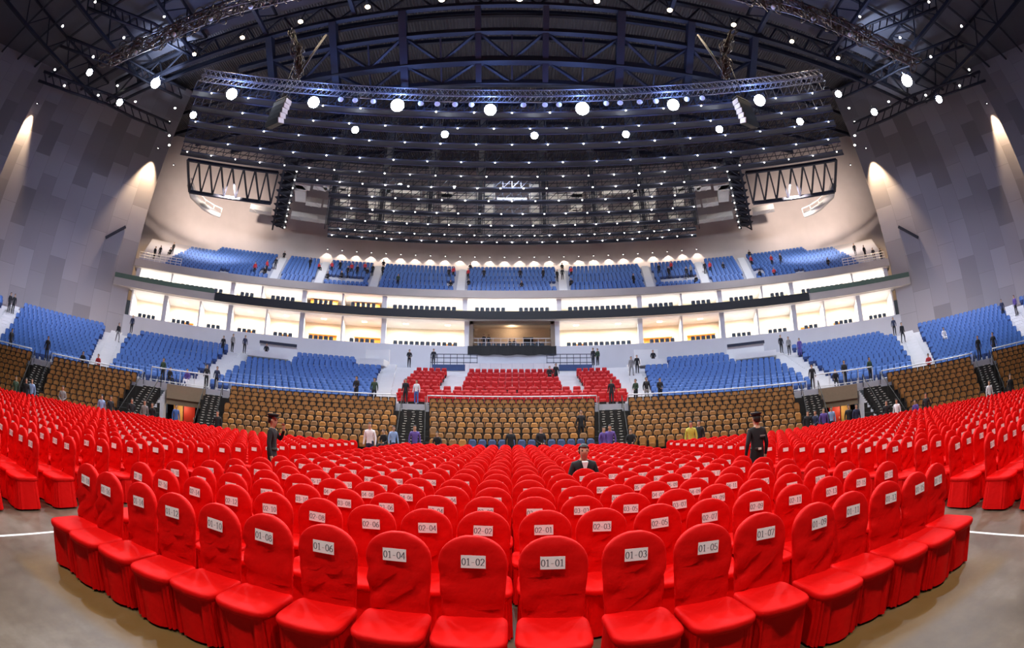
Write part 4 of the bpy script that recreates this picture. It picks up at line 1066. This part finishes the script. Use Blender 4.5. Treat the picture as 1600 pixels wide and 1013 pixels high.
# ------------------------------------------------------------------ people
def body(pose, hands=False):
    """one continuous skinned figure, feet at z=0, facing -y; returns mesh with slots skin, top, bottom, shoes"""
    V = []; E_ = []; RD = []; TG = []
    def v(p, r, t, par=None):
        V.append(p); RD.append(r if isinstance(r, tuple) else (r, r)); TG.append(t)
        if par is not None: E_.append((par, len(V) - 1))
        return len(V) - 1
    sit = pose in ('sit', 'suit'); dz = -.47 if sit else 0
    pel = v((0, .0, .95 + dz), (.15, .115), 2)
    sp = v((0, .01, 1.14 + dz), (.145, .105), 1, pel); lean = -.05 if pose in ('sit', 'lean') else 0
    chst = v((0, lean, 1.34 + dz), (.175, .115), 1, sp)
    nk = v((0, lean * 1.4 + .01, 1.485 + dz), .050, 0, chst)
    jaw = v((0, lean * 1.6 - .028, 1.565 + dz), (.066, .080), 0, nk); hd = v((0, lean * 1.7 - .012, 1.65 + dz), (.086, .108), 0, jaw); v((0, lean * 1.7 + .0, 1.735 + dz), (.066, .078), 0, hd)
    for s in (-1, 1):
        sh = v((s * .175, lean, 1.405 + dz), .068, 1, chst)
        if pose == 'clasp': el, wr, ha = (s * .25, -.02, 1.13), (s * .09, -.20, 1.0), (s * .025, -.22, .985)
        elif pose == 'wave' and s > 0: el, wr, ha = (s * .30, -.12, 1.22), (s * .17, -.22, 1.42), (s * .14, -.22, 1.50)
        elif pose == 'walk': el, wr, ha = (s * .24, s * .06, 1.13), (s * .23, s * -.10, .92), (s * .22, s * -.14, .85)
        elif pose in ('sit', 'suit'): el, wr, ha = (s * .25, -.02, 1.13), (s * .17, -.22, 1.03), (s * .12, -.29, 1.02)
        else: el, wr, ha = (s * .245, .02, 1.13), (s * .255, -.04, .90), (s * .255, -.055, .83)
        q = v((el[0], el[1] + lean, el[2] + dz), .05, 1, sh); w = v((wr[0], wr[1] + lean, wr[2] + dz), .034, 1, q)
        h = v((ha[0], ha[1] + lean, ha[2] + dz), (.036, .03), 0, w)
        if hands:
            d = (Vector(ha) - Vector(wr)).normalized(); sd = Vector((0, 1, 0)) if abs(d.y) < .7 else Vector((0, 0, 1)); c = Vector(ha) + Vector((0, lean, dz))
            for k in range(4):
                b = c + d * .035 + sd * (k - 1.5) * .019; L = (.030, .036, .034, .026)[k]
                f1 = v(tuple(b + d * L * .6), .0095, 0, h); f2 = v(tuple(b + d * L * 1.5 + Vector((-s * .008, 0, 0))), .0085, 0, f1); v(tuple(b + d * L * 2.1 + Vector((-s * .018, 0, 0))), .0075, 0, f2)
            t1 = v(tuple(c - sd * .038 + d * .005), .011, 0, h); v(tuple(c - sd * .05 + d * .04), .009, 0, t1)
        hp = v((s * .09, 0, .88 + dz), .10, 2, pel)
        if sit: kn, an, to = (s * .12, -.44, .47), (s * .12, -.46, .10), (s * .12, -.58, .04)
        elif pose == 'walk': kn, an, to = (s * .10, -.02 - s * .14, .50), (s * .10, s * -.20 + .05, .11), (s * .10, s * -.20 - .09, .045)
        else: kn, an, to = (s * .105, -.015, .50), (s * .11, .015, .10), (s * .12, -.12, .042)
        k = v(kn, .068, 2, hp); a = v(an, .045, 2, k); v(to, (.052, .040), 3, a)
    me = bpy.data.meshes.new('body'); me.from_pydata(V, E_, [])
    o = bpy.data.objects.new('body', me); COL.objects.link(o)
    o.modifiers.new('s', 'SKIN').use_smooth_shade = True
    for i, sv in enumerate(me.skin_vertices[0].data): sv.radius = RD[i]; sv.use_root = (i == 0)
    sb = o.modifiers.new('d', 'SUBSURF'); sb.levels = sb.render_levels = 2 if hands else 1
    dg = bpy.context.evaluated_depsgraph_get(); dg.update(); out = bpy.data.meshes.new_from_object(o.evaluated_get(dg))
    bpy.data.objects.remove(o); out.name = 'person'
    # face: nose, brow and eye hollows; then colour each face by the nearest limb
    hc = Vector(V[hd])
    for vv in out.vertices:
        p = vv.co - hc
        if p.y < -.03 and abs(p.x) < .075:
            vv.co.y -= .020 * math.exp(-(p.x / .014) ** 2 - ((p.z + .022) / .020) ** 2)
            vv.co.y += .010 * math.exp(-((abs(p.x) - .034) / .016) ** 2 - ((p.z - .006) / .012) ** 2)
            vv.co.y -= .006 * math.exp(-(p.x / .02) ** 2 - ((p.z + .062) / .010) ** 2)
    seg = [(np.array(V[a]), np.array(V[b]), TG[b] if TG[b] != 1 or TG[a] == 1 else 1, max(.02, min(RD[a][0], RD[b][0], RD[a][1], RD[b][1])), (a, b)) for a, b in E_]
    idx = []
    for p in out.polygons:
        q = np.array(p.center); best = 99; tg_ = 0
        for a, b, t, rr_, ab_ in seg:
            ab = b - a; f = np.clip(np.dot(q - a, ab) / max(1e-9, np.dot(ab, ab)), 0, 1); d_ = np.linalg.norm(q - a - f * ab) / rr_
            if d_ < best:
                best = d_; tg_ = t
                if ab_ == (chst, nk): tg_ = 0 if q[2] > V[nk][2] - .03 else 1
        r = p.center - hc
        if hands and r.y < -.06 and tg_ == 0:
            if abs(abs(r.x) - .034) < .014 and abs(r.z - .005) < .009: tg_ = 4
            if abs(r.x) < .026 and abs(r.z + .064) < .011: tg_ = 5
        idx.append(tg_)
    out.materials.clear()
    for m_ in (SKIN, CL['black'], CL['black'], CL['black'], HAIR, LIPS): out.materials.append(m_)
    out.polygons.foreach_set('material_index', idx)
    return out, V[hd]
LIPS = mat('lips', (.36, .12, .10), .5)
POSE = {p: body(p) for p in ('stand', 'clasp', 'walk', 'sit', 'lean')}
POSE['wave'] = body('wave', True); POSE['guard'] = body('stand', True); POSE['suit'] = body('suit', True)
m = MB(); nu, nv = 20, 12
HV = []; HF = []
for q in range(nv + 1):
    for k in range(nu):
        th = PI * q / nv; ph = 2 * PI * k / nu; HV.append((.094 * math.sin(th) * math.cos(ph), .006 + .120 * math.sin(th) * math.sin(ph), .118 * math.cos(th) + .005))
for q in range(nv):
    for k in range(nu):
        f = (q * nu + k, (q + 1) * nu + k, (q + 1) * nu + (k + 1) % nu, q * nu + (k + 1) % nu)
        cz = sum(HV[n][2] for n in f) / 4; cy = sum(HV[n][1] for n in f) / 4
        if cz > .062 or (cy > .0 and cz > -.02) or (cy > .05 and cz > -.07): HF.append(f)
m.add(HV, HF, 0, True); HAIRM = m.mesh('hair'); HAIRM.materials.append(HAIR)
m = MB()
m.lathe([(.004, -.028), (.014, -.018), (.018, .0), (.019, .016), (.006, .028)], 8, 0, M=Matrix.Diagonal((.6, 1, 1)))
EARM = m.mesh('ear'); EARM.materials.append(SKIN)
m = MB(); m.lathe([(.101, .02), (.104, .05), (.128, .078), (.126, .096), (.02, .108)], 14)
for k, (vx, vy, vz) in enumerate(m.v): m.v[k] = (vx, vy * 1.1 + .005, vz)
R = [[], []]
for q in range(9):
    t = R_(200 + 140 * q / 8); R[0].append((.095 * math.cos(t), .10 * math.sin(t), .04)); R[1].append((.12 * math.cos(t), .17 * math.sin(t), .022))
m.rings(R, close=False); CAPM = m.mesh('peaked_cap'); CAPM.materials.append(CL['black'])
def person(p, rz, pose, top, bot, label, hat=False, sc=1., group=None):
    me, hd = POSE[pose]
    o = link('person', me, loc=p, rot=(0, 0, rz)); o.scale = (sc,) * 3
    for i, k in ((1, top), (2, bot)):
        o.material_slots[i].link = 'OBJECT'; o.material_slots[i].material = CL[k]
    tag(o, label, 'person', group)
    link('hair', HAIRM, parent=o, loc=(hd[0], hd[1], hd[2]))
    if pose in ('wave', 'guard', 'suit'): [link('ear', EARM, parent=o, loc=(hd[0] + s * .088, hd[1] + .012, hd[2] - .012)) for s in (-1, 1)]
    if hat: link('peaked_cap', CAPM, parent=o, loc=(hd[0], hd[1], hd[2] + .035))
    return o
def face_cam(p, extra=0): return -math.atan2(p[0], p[1]) + extra
# near figures
o = person((-5.22, 9.0, 0), face_cam((-5.2, 9.0), R_(75)), 'wave', 'black', 'black', 'officer in black with peaked cap raising a hand, standing in the left aisle', True, 1.02)
m = MB(); m.lathe([(.155, .99), (.16, 1.01), (.158, 1.04), (.15, 1.05)], 14)
for k, (vx, vy, vz) in enumerate(m.v): m.v[k] = (vx, vy * .82, vz)
m.box((0, -.135, 1.02), (.07, .02, .045), m=1); BELT = m.mesh('belt'); BELT.materials.append(TANF); BELT.materials.append(PALEW); link('belt', BELT, parent=o)
o = person((5.24, 8.8, 0), face_cam((5.2, 8.8), R_(-150)), 'guard', 'black', 'black', 'officer in black with peaked cap seen from behind, standing in the right aisle', True, 1.03)
link('belt', BELT, parent=o, rot=(0, 0, PI))
m = MB(); m.box((-.08, .125, 1.29), (.13, .012, .03)); PATCH = m.mesh('back_lettering_patch'); PATCH.materials.append(CL['grey']); link('chest_patch', PATCH, parent=o)
o = person((1.25, 7.98, .12), face_cam((1.25, 7.98), R_(12)), 'suit', 'black', 'black', 'man in dark suit and white shirt sitting among the red chairs', False, 1.03)
m = MB(); m.add([(-.05, -.125, .985), (.05, -.125, .985), (0, -.135, .78), (-.045, -.085, 1.0), (.045, -.085, 1.0)], [(0, 2, 1), (0, 1, 4, 3)]); m.v = [(x * 1.1, y, z) for x, y, z in m.v]
SF = m.mesh('shirt_front'); SF.materials.append(CL['white']); link('shirt_front', SF, parent=o)

# finding a place on the stands from a sight line
_g = np.linspace(-78, 78, 313)
def on_blue(x, y):
    a, e = azel(x, y); best = None
    for t in np.linspace(-.05, 1.05, 111):
        P = [blue_pt(b, t) for b in _g]; az = [math.degrees(math.atan2(p.x, p.y)) for p in P]
        r = float(np.interp(a, az, [math.hypot(p.x, p.y) for p in P])); z = blue_z(min(max(round(t / dt) * dt, 0), 1))
        d = abs(math.degrees(math.atan2(blue_z(min(max(t, 0), 1)) - H, r)) - e)
        if best is None or d < best[0]: best = (d, r, z)
    return pol(a, best[1] - .42, best[2] + .02)
def on_balc(x, y):
    a, e = azel(x, y); best = None
    for k in range(NBA):
        p = arc(a, bal_R(k), bal_z(k)); d = abs(math.degrees(math.atan2(bal_z(k) - H, math.hypot(p.x, p.y))) - e)
        if best is None or d < best[0]: best = (d, p)
    p = best[1]; s = math.hypot(p.x, p.y); return pol(a, s - .46, p.z)
def on_walk(x, y=0):
    a, _ = azel(x, 600 if not y else y); return pol(a, rB(a) + .75, ZB0 + .02)
def on_floor(x, y, r): a, _ = azel(x, y); return pol(a, r, 0)
def on_tan(x, y):
    a, e = azel(x, y); best = None
    for i in range(NT):
        r = rB(a) - 6.45 + .72 * i; d = abs(math.degrees(math.atan2(tan_z(i) - H, r)) - e)
        if best is None or d < best[0]: best = (d, r, tan_z(i))
    return pol(a, best[1], best[2] + .02)
PPL = [  # tier, x, y of the feet (or of the head on the floor), pose, top, bottom, label, extra
 ('F', 578, 676, 'stand', 'white', 'navy', 'person in white shirt and dark vest at the corner of the left chair block', 18.6),
 ('F', 648, 676, 'stand', 'purple', 'navy', 'person in purple vest and white sleeves at the foot of the left middle stair', 21.0),
 ('F', 601, 684, 'sit', 'black', 'black', 'person in black sitting low near the foot of the left middle stair', 21.6),
 ('F', 614, 672, 'lean', 'lblue', 'navy', 'person in grey-blue leaning over beside the left middle stair', 22.0),
 ('F', 684, 682, 'sit', 'black', 'black', 'person in black sitting in front of the middle tan bank, near its left end', 21.4),
 ('F', 798, 668, 'stand', 'black', 'black', 'person in dark clothes before the middle of the tan bank', 22.0),
 ('F', 845, 672, 'clasp', 'black', 'black', 'person in dark suit standing before the middle tan bank', 21.0),
 ('T', 908, 690, 'stand', 'black', 'black', 'person in black standing between the lower tan rows, right of the suited person', 0),
 ('F', 943, 674, 'stand', 'purple', 'purple', 'left of two people in purple at the foot of the right middle stair', 21.2),
 ('F', 953, 673, 'stand', 'purple', 'navy', 'right of two people in purple at the foot of the right middle stair', 20.6),
 ('F', 986, 680, 'sit', 'black', 'black', 'person in black sitting at the foot of the right middle stair', 21.4),
 ('F', 1080, 673, 'lean', 'yellow', 'grey', 'person in yellow-green top bending beside the right tan bank', 19.6),
 ('F', 1092, 674, 'stand', 'black', 'black', 'person in black beside the one in the yellow-green top', 20.6),
 ('F', 340, 652, 'stand', 'black', 'black', 'person in black before the left tan bank, near the portal stair', 24.0),
 ('F', 275, 645, 'stand', 'blue', 'blue', 'person in bright blue in the doorway of the left portal', 29.5),
 ('F', 238, 640, 'stand', 'black', 'black', 'person in black by the foot of the slanting left stair', 26.6),
 ('F', 226, 640, 'stand', 'grey', 'black', 'person in grey by the foot of the slanting left stair', 26.8),
 ('F', 206, 632, 'clasp', 'black', 'white', 'person in black over white before the tan bank beyond the left portal', 26.5),
 ('F', 173, 629, 'stand', 'black', 'black', 'person in black next to the one in light blue, beyond the left portal', 26.4),
 ('F', 159, 627, 'stand', 'lblue', 'navy', 'person in light blue with dark trousers beyond the left portal', 26.4),
 ('F', 98, 617, 'clasp', 'grey', 'black', 'person in grey jacket before the tan bank, far to the left', 27.5),
 ('F', 50, 603, 'stand', 'lblue', 'navy', 'person in light blue at the foot of the farthest left stair', 28.2),
 ('F', 41, 605, 'stand', 'black', 'black', 'person in black at the foot of the farthest left stair', 27.9),
 ('F', 25, 598, 'stand', 'green', 'black', 'person in dark green left of the farthest left stair', 28.8),
 ('F', 1262, 652, 'stand', 'black', 'black', 'person in black at the foot of the inner stair of the right portal', 25.4),
 ('F', 1274, 650, 'clasp', 'navy', 'black', 'person in navy standing at the foot of the inner stair of the right portal', 25.6),
 ('F', 1287, 650, 'stand', 'purple', 'black', 'person in purple before the right portal', 26.0),
 ('F', 1299, 646, 'stand', 'lblue', 'navy', 'person in light blue in the doorway of the right portal', 29.0),
 ('F', 1326, 644, 'stand', 'black', 'black', 'person in black at the outer jamb of the right portal', 27.4),
 ('F', 1338, 642, 'stand', 'navy', 'black', 'person in navy before the white curtain of the right portal', 26.4),
 ('F', 1385, 636, 'stand', 'black', 'black', 'person in black at the foot of the slanting right stair', 26.6),
 ('F', 1401, 634, 'stand', 'white', 'black', 'person in white at the foot of the slanting right stair', 26.8),
 ('F', 1431, 634, 'sit', 'purple', 'black', 'person in purple sitting before the tan bank beyond the right portal', 26.4),
 ('F', 1447, 629, 'stand', 'black', 'black', 'person in black before the tan bank beyond the right portal', 26.4),
 ('F', 1546, 612, 'stand', 'white', 'black', 'person in white at the foot of the farthest right stair', 28.4),
 ('F', 1579, 605, 'stand', 'black', 'black', 'person in black right of the farthest right stair', 29.0),
 ('W', 634, 0, 'stand', 'black', 'black', 'guard in black at the head of the left middle stair', 0),
 ('W', 651, 0, 'stand', 'white', 'blue', 'person in white shirt and jeans at the head of the left middle stair', 0),
 ('W', 955, 0, 'stand', 'black', 'black', 'guard in black at the head of the right middle stair', 0),
 ('W', 993, 0, 'clasp', 'green', 'black', 'person in dark green behind the rail beside the right red seats', 0),
 ('W', 1010, 0, 'stand', 'black', 'grey', 'person in black at the foot of the right white stair', 0),
 ('W', 1031, 0, 'clasp', 'black', 'black', 'person in black before the right blue section, at its inner end', 0),
 ('W', 557, 0, 'clasp', 'black', 'black', 'person in black before the left blue section, second from its inner end', 0),
 ('W', 585, 0, 'stand', 'green', 'black', 'person in dark green before the left blue section, at its inner end', 0),
 ('W', 322, 0, 'stand', 'black', 'black', 'guard in black at the head of the inner left portal stair', 0),
 ('W', 338, 0, 'stand', 'navy', 'black', 'guard in navy at the head of the inner left portal stair', 0),
 ('W', 253, 0, 'stand', 'green', 'black', 'guard in dark green at the head of the slanting left stair', 0),
 ('W', 264, 0, 'sit', 'black', 'black', 'person in black crouching above the left portal', 0),
 ('W', 292, 0, 'sit', 'purple', 'white', 'person in purple sitting above the left portal', 0),
 ('W', 69, 0, 'stand', 'black', 'black', 'guard in black at the head of the farthest left stair', 0),
 ('W', 126, 0, 'sit', 'black', 'black', 'person in black behind the rail of the third left section', 0),
 ('W', 151, 0, 'sit', 'red', 'black', 'person in dark red behind the rail of the third left section', 0),
 ('W', 11, 0, 'stand', 'black', 'black', 'person in black on the outermost left stair, low down', 0),
 ('W', 1270, 0, 'stand', 'black', 'black', 'guard in black at the head of the inner right portal stair', 0),
 ('W', 1306, 0, 'sit', 'black', 'black', 'person in black crouching above the right portal', 0),
 ('W', 1321, 0, 'stand', 'black', 'black', 'person in black standing above the right portal', 0),
 ('W', 1361, 0, 'stand', 'green', 'black', 'guard in dark green at the head of the slanting right stair', 0),
 ('W', 1454, 0, 'sit', 'red', 'black', 'person in dark red at the foot of the third right white stair', 0),
 ('W', 1534, 0, 'stand', 'black', 'black', 'guard in black at the head of the farthest right stair', 0),
 ('W', 1558, 0, 'stand', 'black', 'black', 'person in black behind the rail at the far right', 0),
 ('U', 183, 534, 'walk', 'black', 'grey', 'person in black walking down the third white stair on the left', 0),
 ('U', 204, 524, 'stand', 'navy', 'black', 'person in navy at the top of the third white stair on the left', 0),
 ('U', 347, 554, 'stand', 'black', 'black', 'outer person in black at the top of the second white stair, left', 0),
 ('U', 362, 553, 'stand', 'grey', 'black', 'person in grey at the top of the second white stair on the left', 0),
 ('U', 381, 556, 'stand', 'navy', 'black', 'person in navy at the left entrance block', 0),
 ('U', 415, 560, 'sit', 'black', 'black', 'person in black sitting high up in the left blue section', 0),
 ('U', 12, 492, 'stand', 'black', 'black', 'left of two people in black, high on the outermost left stair', 0),
 ('U', 19, 490, 'stand', 'black', 'black', 'right of two people in black high on the outermost left stair', 0),
 ('U', 1412, 536, 'walk', 'black', 'black', 'person in black walking down the third white stair on the right', 0),
 ('U', 1399, 527, 'stand', 'navy', 'black', 'person in navy at the top of the third white stair on the right', 0),
 ('U', 1222, 556, 'stand', 'black', 'black', 'person in black at the right entrance block', 0),
 ('U', 1234, 557, 'stand', 'grey', 'black', 'person in grey at the top of the second white stair on the right', 0),
 ('U', 1251, 558, 'stand', 'purple', 'purple', 'person in purple at the top of the second white stair on the right', 0),
 ('U', 1477, 540, 'sit', 'white', 'white', 'person in white sitting alone in the third right blue section', 0),
 ('U', 1569, 500, 'stand', 'navy', 'black', 'person in navy high on the outermost right stair', 0),
 ('U', 1589, 494, 'stand', 'purple', 'black', 'person in purple at the outermost right seats', 0),
 ('U', 987, 588, 'walk', 'grey', 'grey', 'person in grey shirt walking on the white stair beside the right red seats', 0),
 ('U', 996, 584, 'stand', 'black', 'black', 'person in black behind the one in grey shirt on the right white stair', 0),
 ('U', 1021, 568, 'sit', 'black', 'black', 'person in black sitting in the top inner corner of the right blue section', 0),
 ('U', 869, 599, 'stand', 'black', 'black', 'person in black on the white steps right of the central red seats', 0),
 ('U', 859, 603, 'clasp', 'black', 'black', 'person in black at the right end of the central red seats', 0),
 ('U', 927, 570, 'stand', 'black', 'black', 'left one of two people in black behind the right red seats', 0),
 ('U', 934, 566, 'stand', 'green', 'black', 'right one of two people behind the right red seats', 0),
 ('U', 677, 574, 'stand', 'black', 'black', 'person in black at the railing behind the left red seats', 0),
 ('U', 639, 574, 'clasp', 'black', 'black', 'person in black by the left entrance block near the red seats', 0),
]
BAL = [(239, 408, 'black', 'stand'), (247, 407, 'black', 'stand'), (264, 403, 'black', 'sit'), (268, 400, 'black', 'stand'), (396, 432, 'red', 'stand'), (415, 428, 'red', 'stand'), (429, 424, 'black', 'stand'), (413, 434, 'black', 'sit'), (447, 382, 'black', 'sit'),
       (483, 423, 'black', 'walk'), (497, 425, 'red', 'sit'), (517, 430, 'red', 'stand'), (530, 428, 'black', 'stand'), (533, 440, 'black', 'sit'), (511, 441, 'black', 'sit'), (542, 436, 'black', 'walk'), (548, 432, 'red', 'stand'), (557, 434, 'black', 'stand'), (569, 430, 'red', 'stand'), (573, 434, 'black', 'sit'), (581, 434, 'black', 'stand'), (600, 404, 'black', 'sit'), (597, 434, 'black', 'walk'), (621, 449, 'green', 'stand'), (704, 452, 'black', 'sit'), (701, 438, 'black', 'stand'), (708, 437, 'red', 'stand'), (731, 439, 'red', 'stand'), (732, 451, 'black', 'sit'), (735, 408, 'black', 'sit'), (756, 440, 'black', 'stand'),
       (813, 441, 'black', 'walk'), (815, 455, 'black', 'sit'), (849, 440, 'black', 'stand'), (871, 441, 'black', 'stand'), (879, 440, 'black', 'stand'), (893, 437, 'red', 'stand'), (893, 452, 'black', 'sit'), (878, 409, 'black', 'sit'), (991, 451, 'black', 'stand'), (1031, 434, 'black', 'stand'), (1046, 436, 'black', 'stand'), (1050, 428, 'red', 'stand'), (1074, 438, 'black', 'walk'), (1081, 434, 'grey', 'stand'), (1089, 445, 'black', 'sit'), (1103, 431, 'black', 'stand'), (1111, 428, 'red', 'stand'), (1131, 424, 'black', 'sit'), (1170, 391, 'black', 'sit'), (1176, 421, 'red', 'stand'), (1189, 438, 'black', 'sit'), (1208, 420, 'red', 'stand'), (1222, 418, 'black', 'stand'), (1211, 434, 'red', 'sit'), (1296, 420, 'black', 'sit'), (1338, 402, 'black', 'stand'), (1354, 407, 'black', 'stand'), (1368, 411, 'black', 'stand'), (1379, 410, 'black', 'stand')]
for t, x, y, pose, top, bot, lab, ex in PPL:
    if t == 'F' and pose == 'sit': a_, _ = azel(x, y); p = pol(a_, rB(a_) - 6.55, tan_z(0))
    elif t == 'F': p = on_floor(x, y, ex)
    elif t == 'T': p = on_tan(x, y)
    elif t == 'W':
        p = on_walk(x)
        if pose == 'sit': a_ = azel(x, 600)[0]; p = pol(a_, rB(a_) + 1.12, ZB0 + .02)
    else:
        p = on_blue(x, y)
        if pose == 'sit': p = p + Vector((p.x, p.y, 0)).normalized() * .22
    person(p, face_cam(p, random.uniform(-.7, .7)), pose, top, bot, lab, sc=random.uniform(.96, 1.03))
for i, (x, y, top, pose) in enumerate(sorted(BAL)):
    p = on_balc(x, y)
    if pose == 'sit': p = p + Vector((p.x, p.y, 0)).normalized() * .24
    person(p, face_cam(p, random.uniform(-.9, .9)), pose, top, 'black', 'small figure in %s on the balcony, %s balcony figure from the left' % (top, ordn(i + 1)), sc=.95)
for q, (a, dd) in enumerate(((-3.6, 1.6), (-3.0, 1.8), (-.3, 2.0), (.3, 1.9), (3.3, 2.2))):
    p = arc(a, R0 + dd, Z1F); person(p, random.uniform(-.4, .4), 'stand' if q < 2 else 'sit', 'black', 'black', 'person in black inside the control room, %s from the left' % ordn(q + 1), sc=.97)
# ------------------------------------------------------------------ camera, world, view
cam = bpy.data.cameras.new('camera'); co = bpy.data.objects.new('camera', cam); COL.objects.link(co)
co.location = (0, 0, H); co.rotation_euler = (PI / 2 + PITCH, 0, 0)
cam.type = 'PANO'; cam.panorama_type = 'FISHEYE_EQUISOLID'
cam.sensor_fit = 'HORIZONTAL'; cam.sensor_width = 36; cam.sensor_height = 36 * 1013 / 1600
cam.fisheye_lens = FPX / 1600 * 36; cam.fisheye_fov = R_(220); cam.clip_end = 300
SC.camera = co
w = bpy.data.worlds.new('world'); SC.world = w; w.use_nodes = True
w.node_tree.nodes['Background'].inputs[0].default_value = (.75, .82, 1, 1); w.node_tree.nodes['Background'].inputs[1].default_value = .045
vs = SC.view_settings; vs.view_transform = 'Standard'; vs.look = 'None'; vs.gamma = 1; vs.use_curve_mapping = False; vs.exposure = 0.3
SC.cycles.use_denoising = True; SC.cycles.max_bounces = 5; SC.cycles.diffuse_bounces = 3; SC.cycles.glossy_bounces = 2; SC.cycles.sample_clamp_indirect = 4
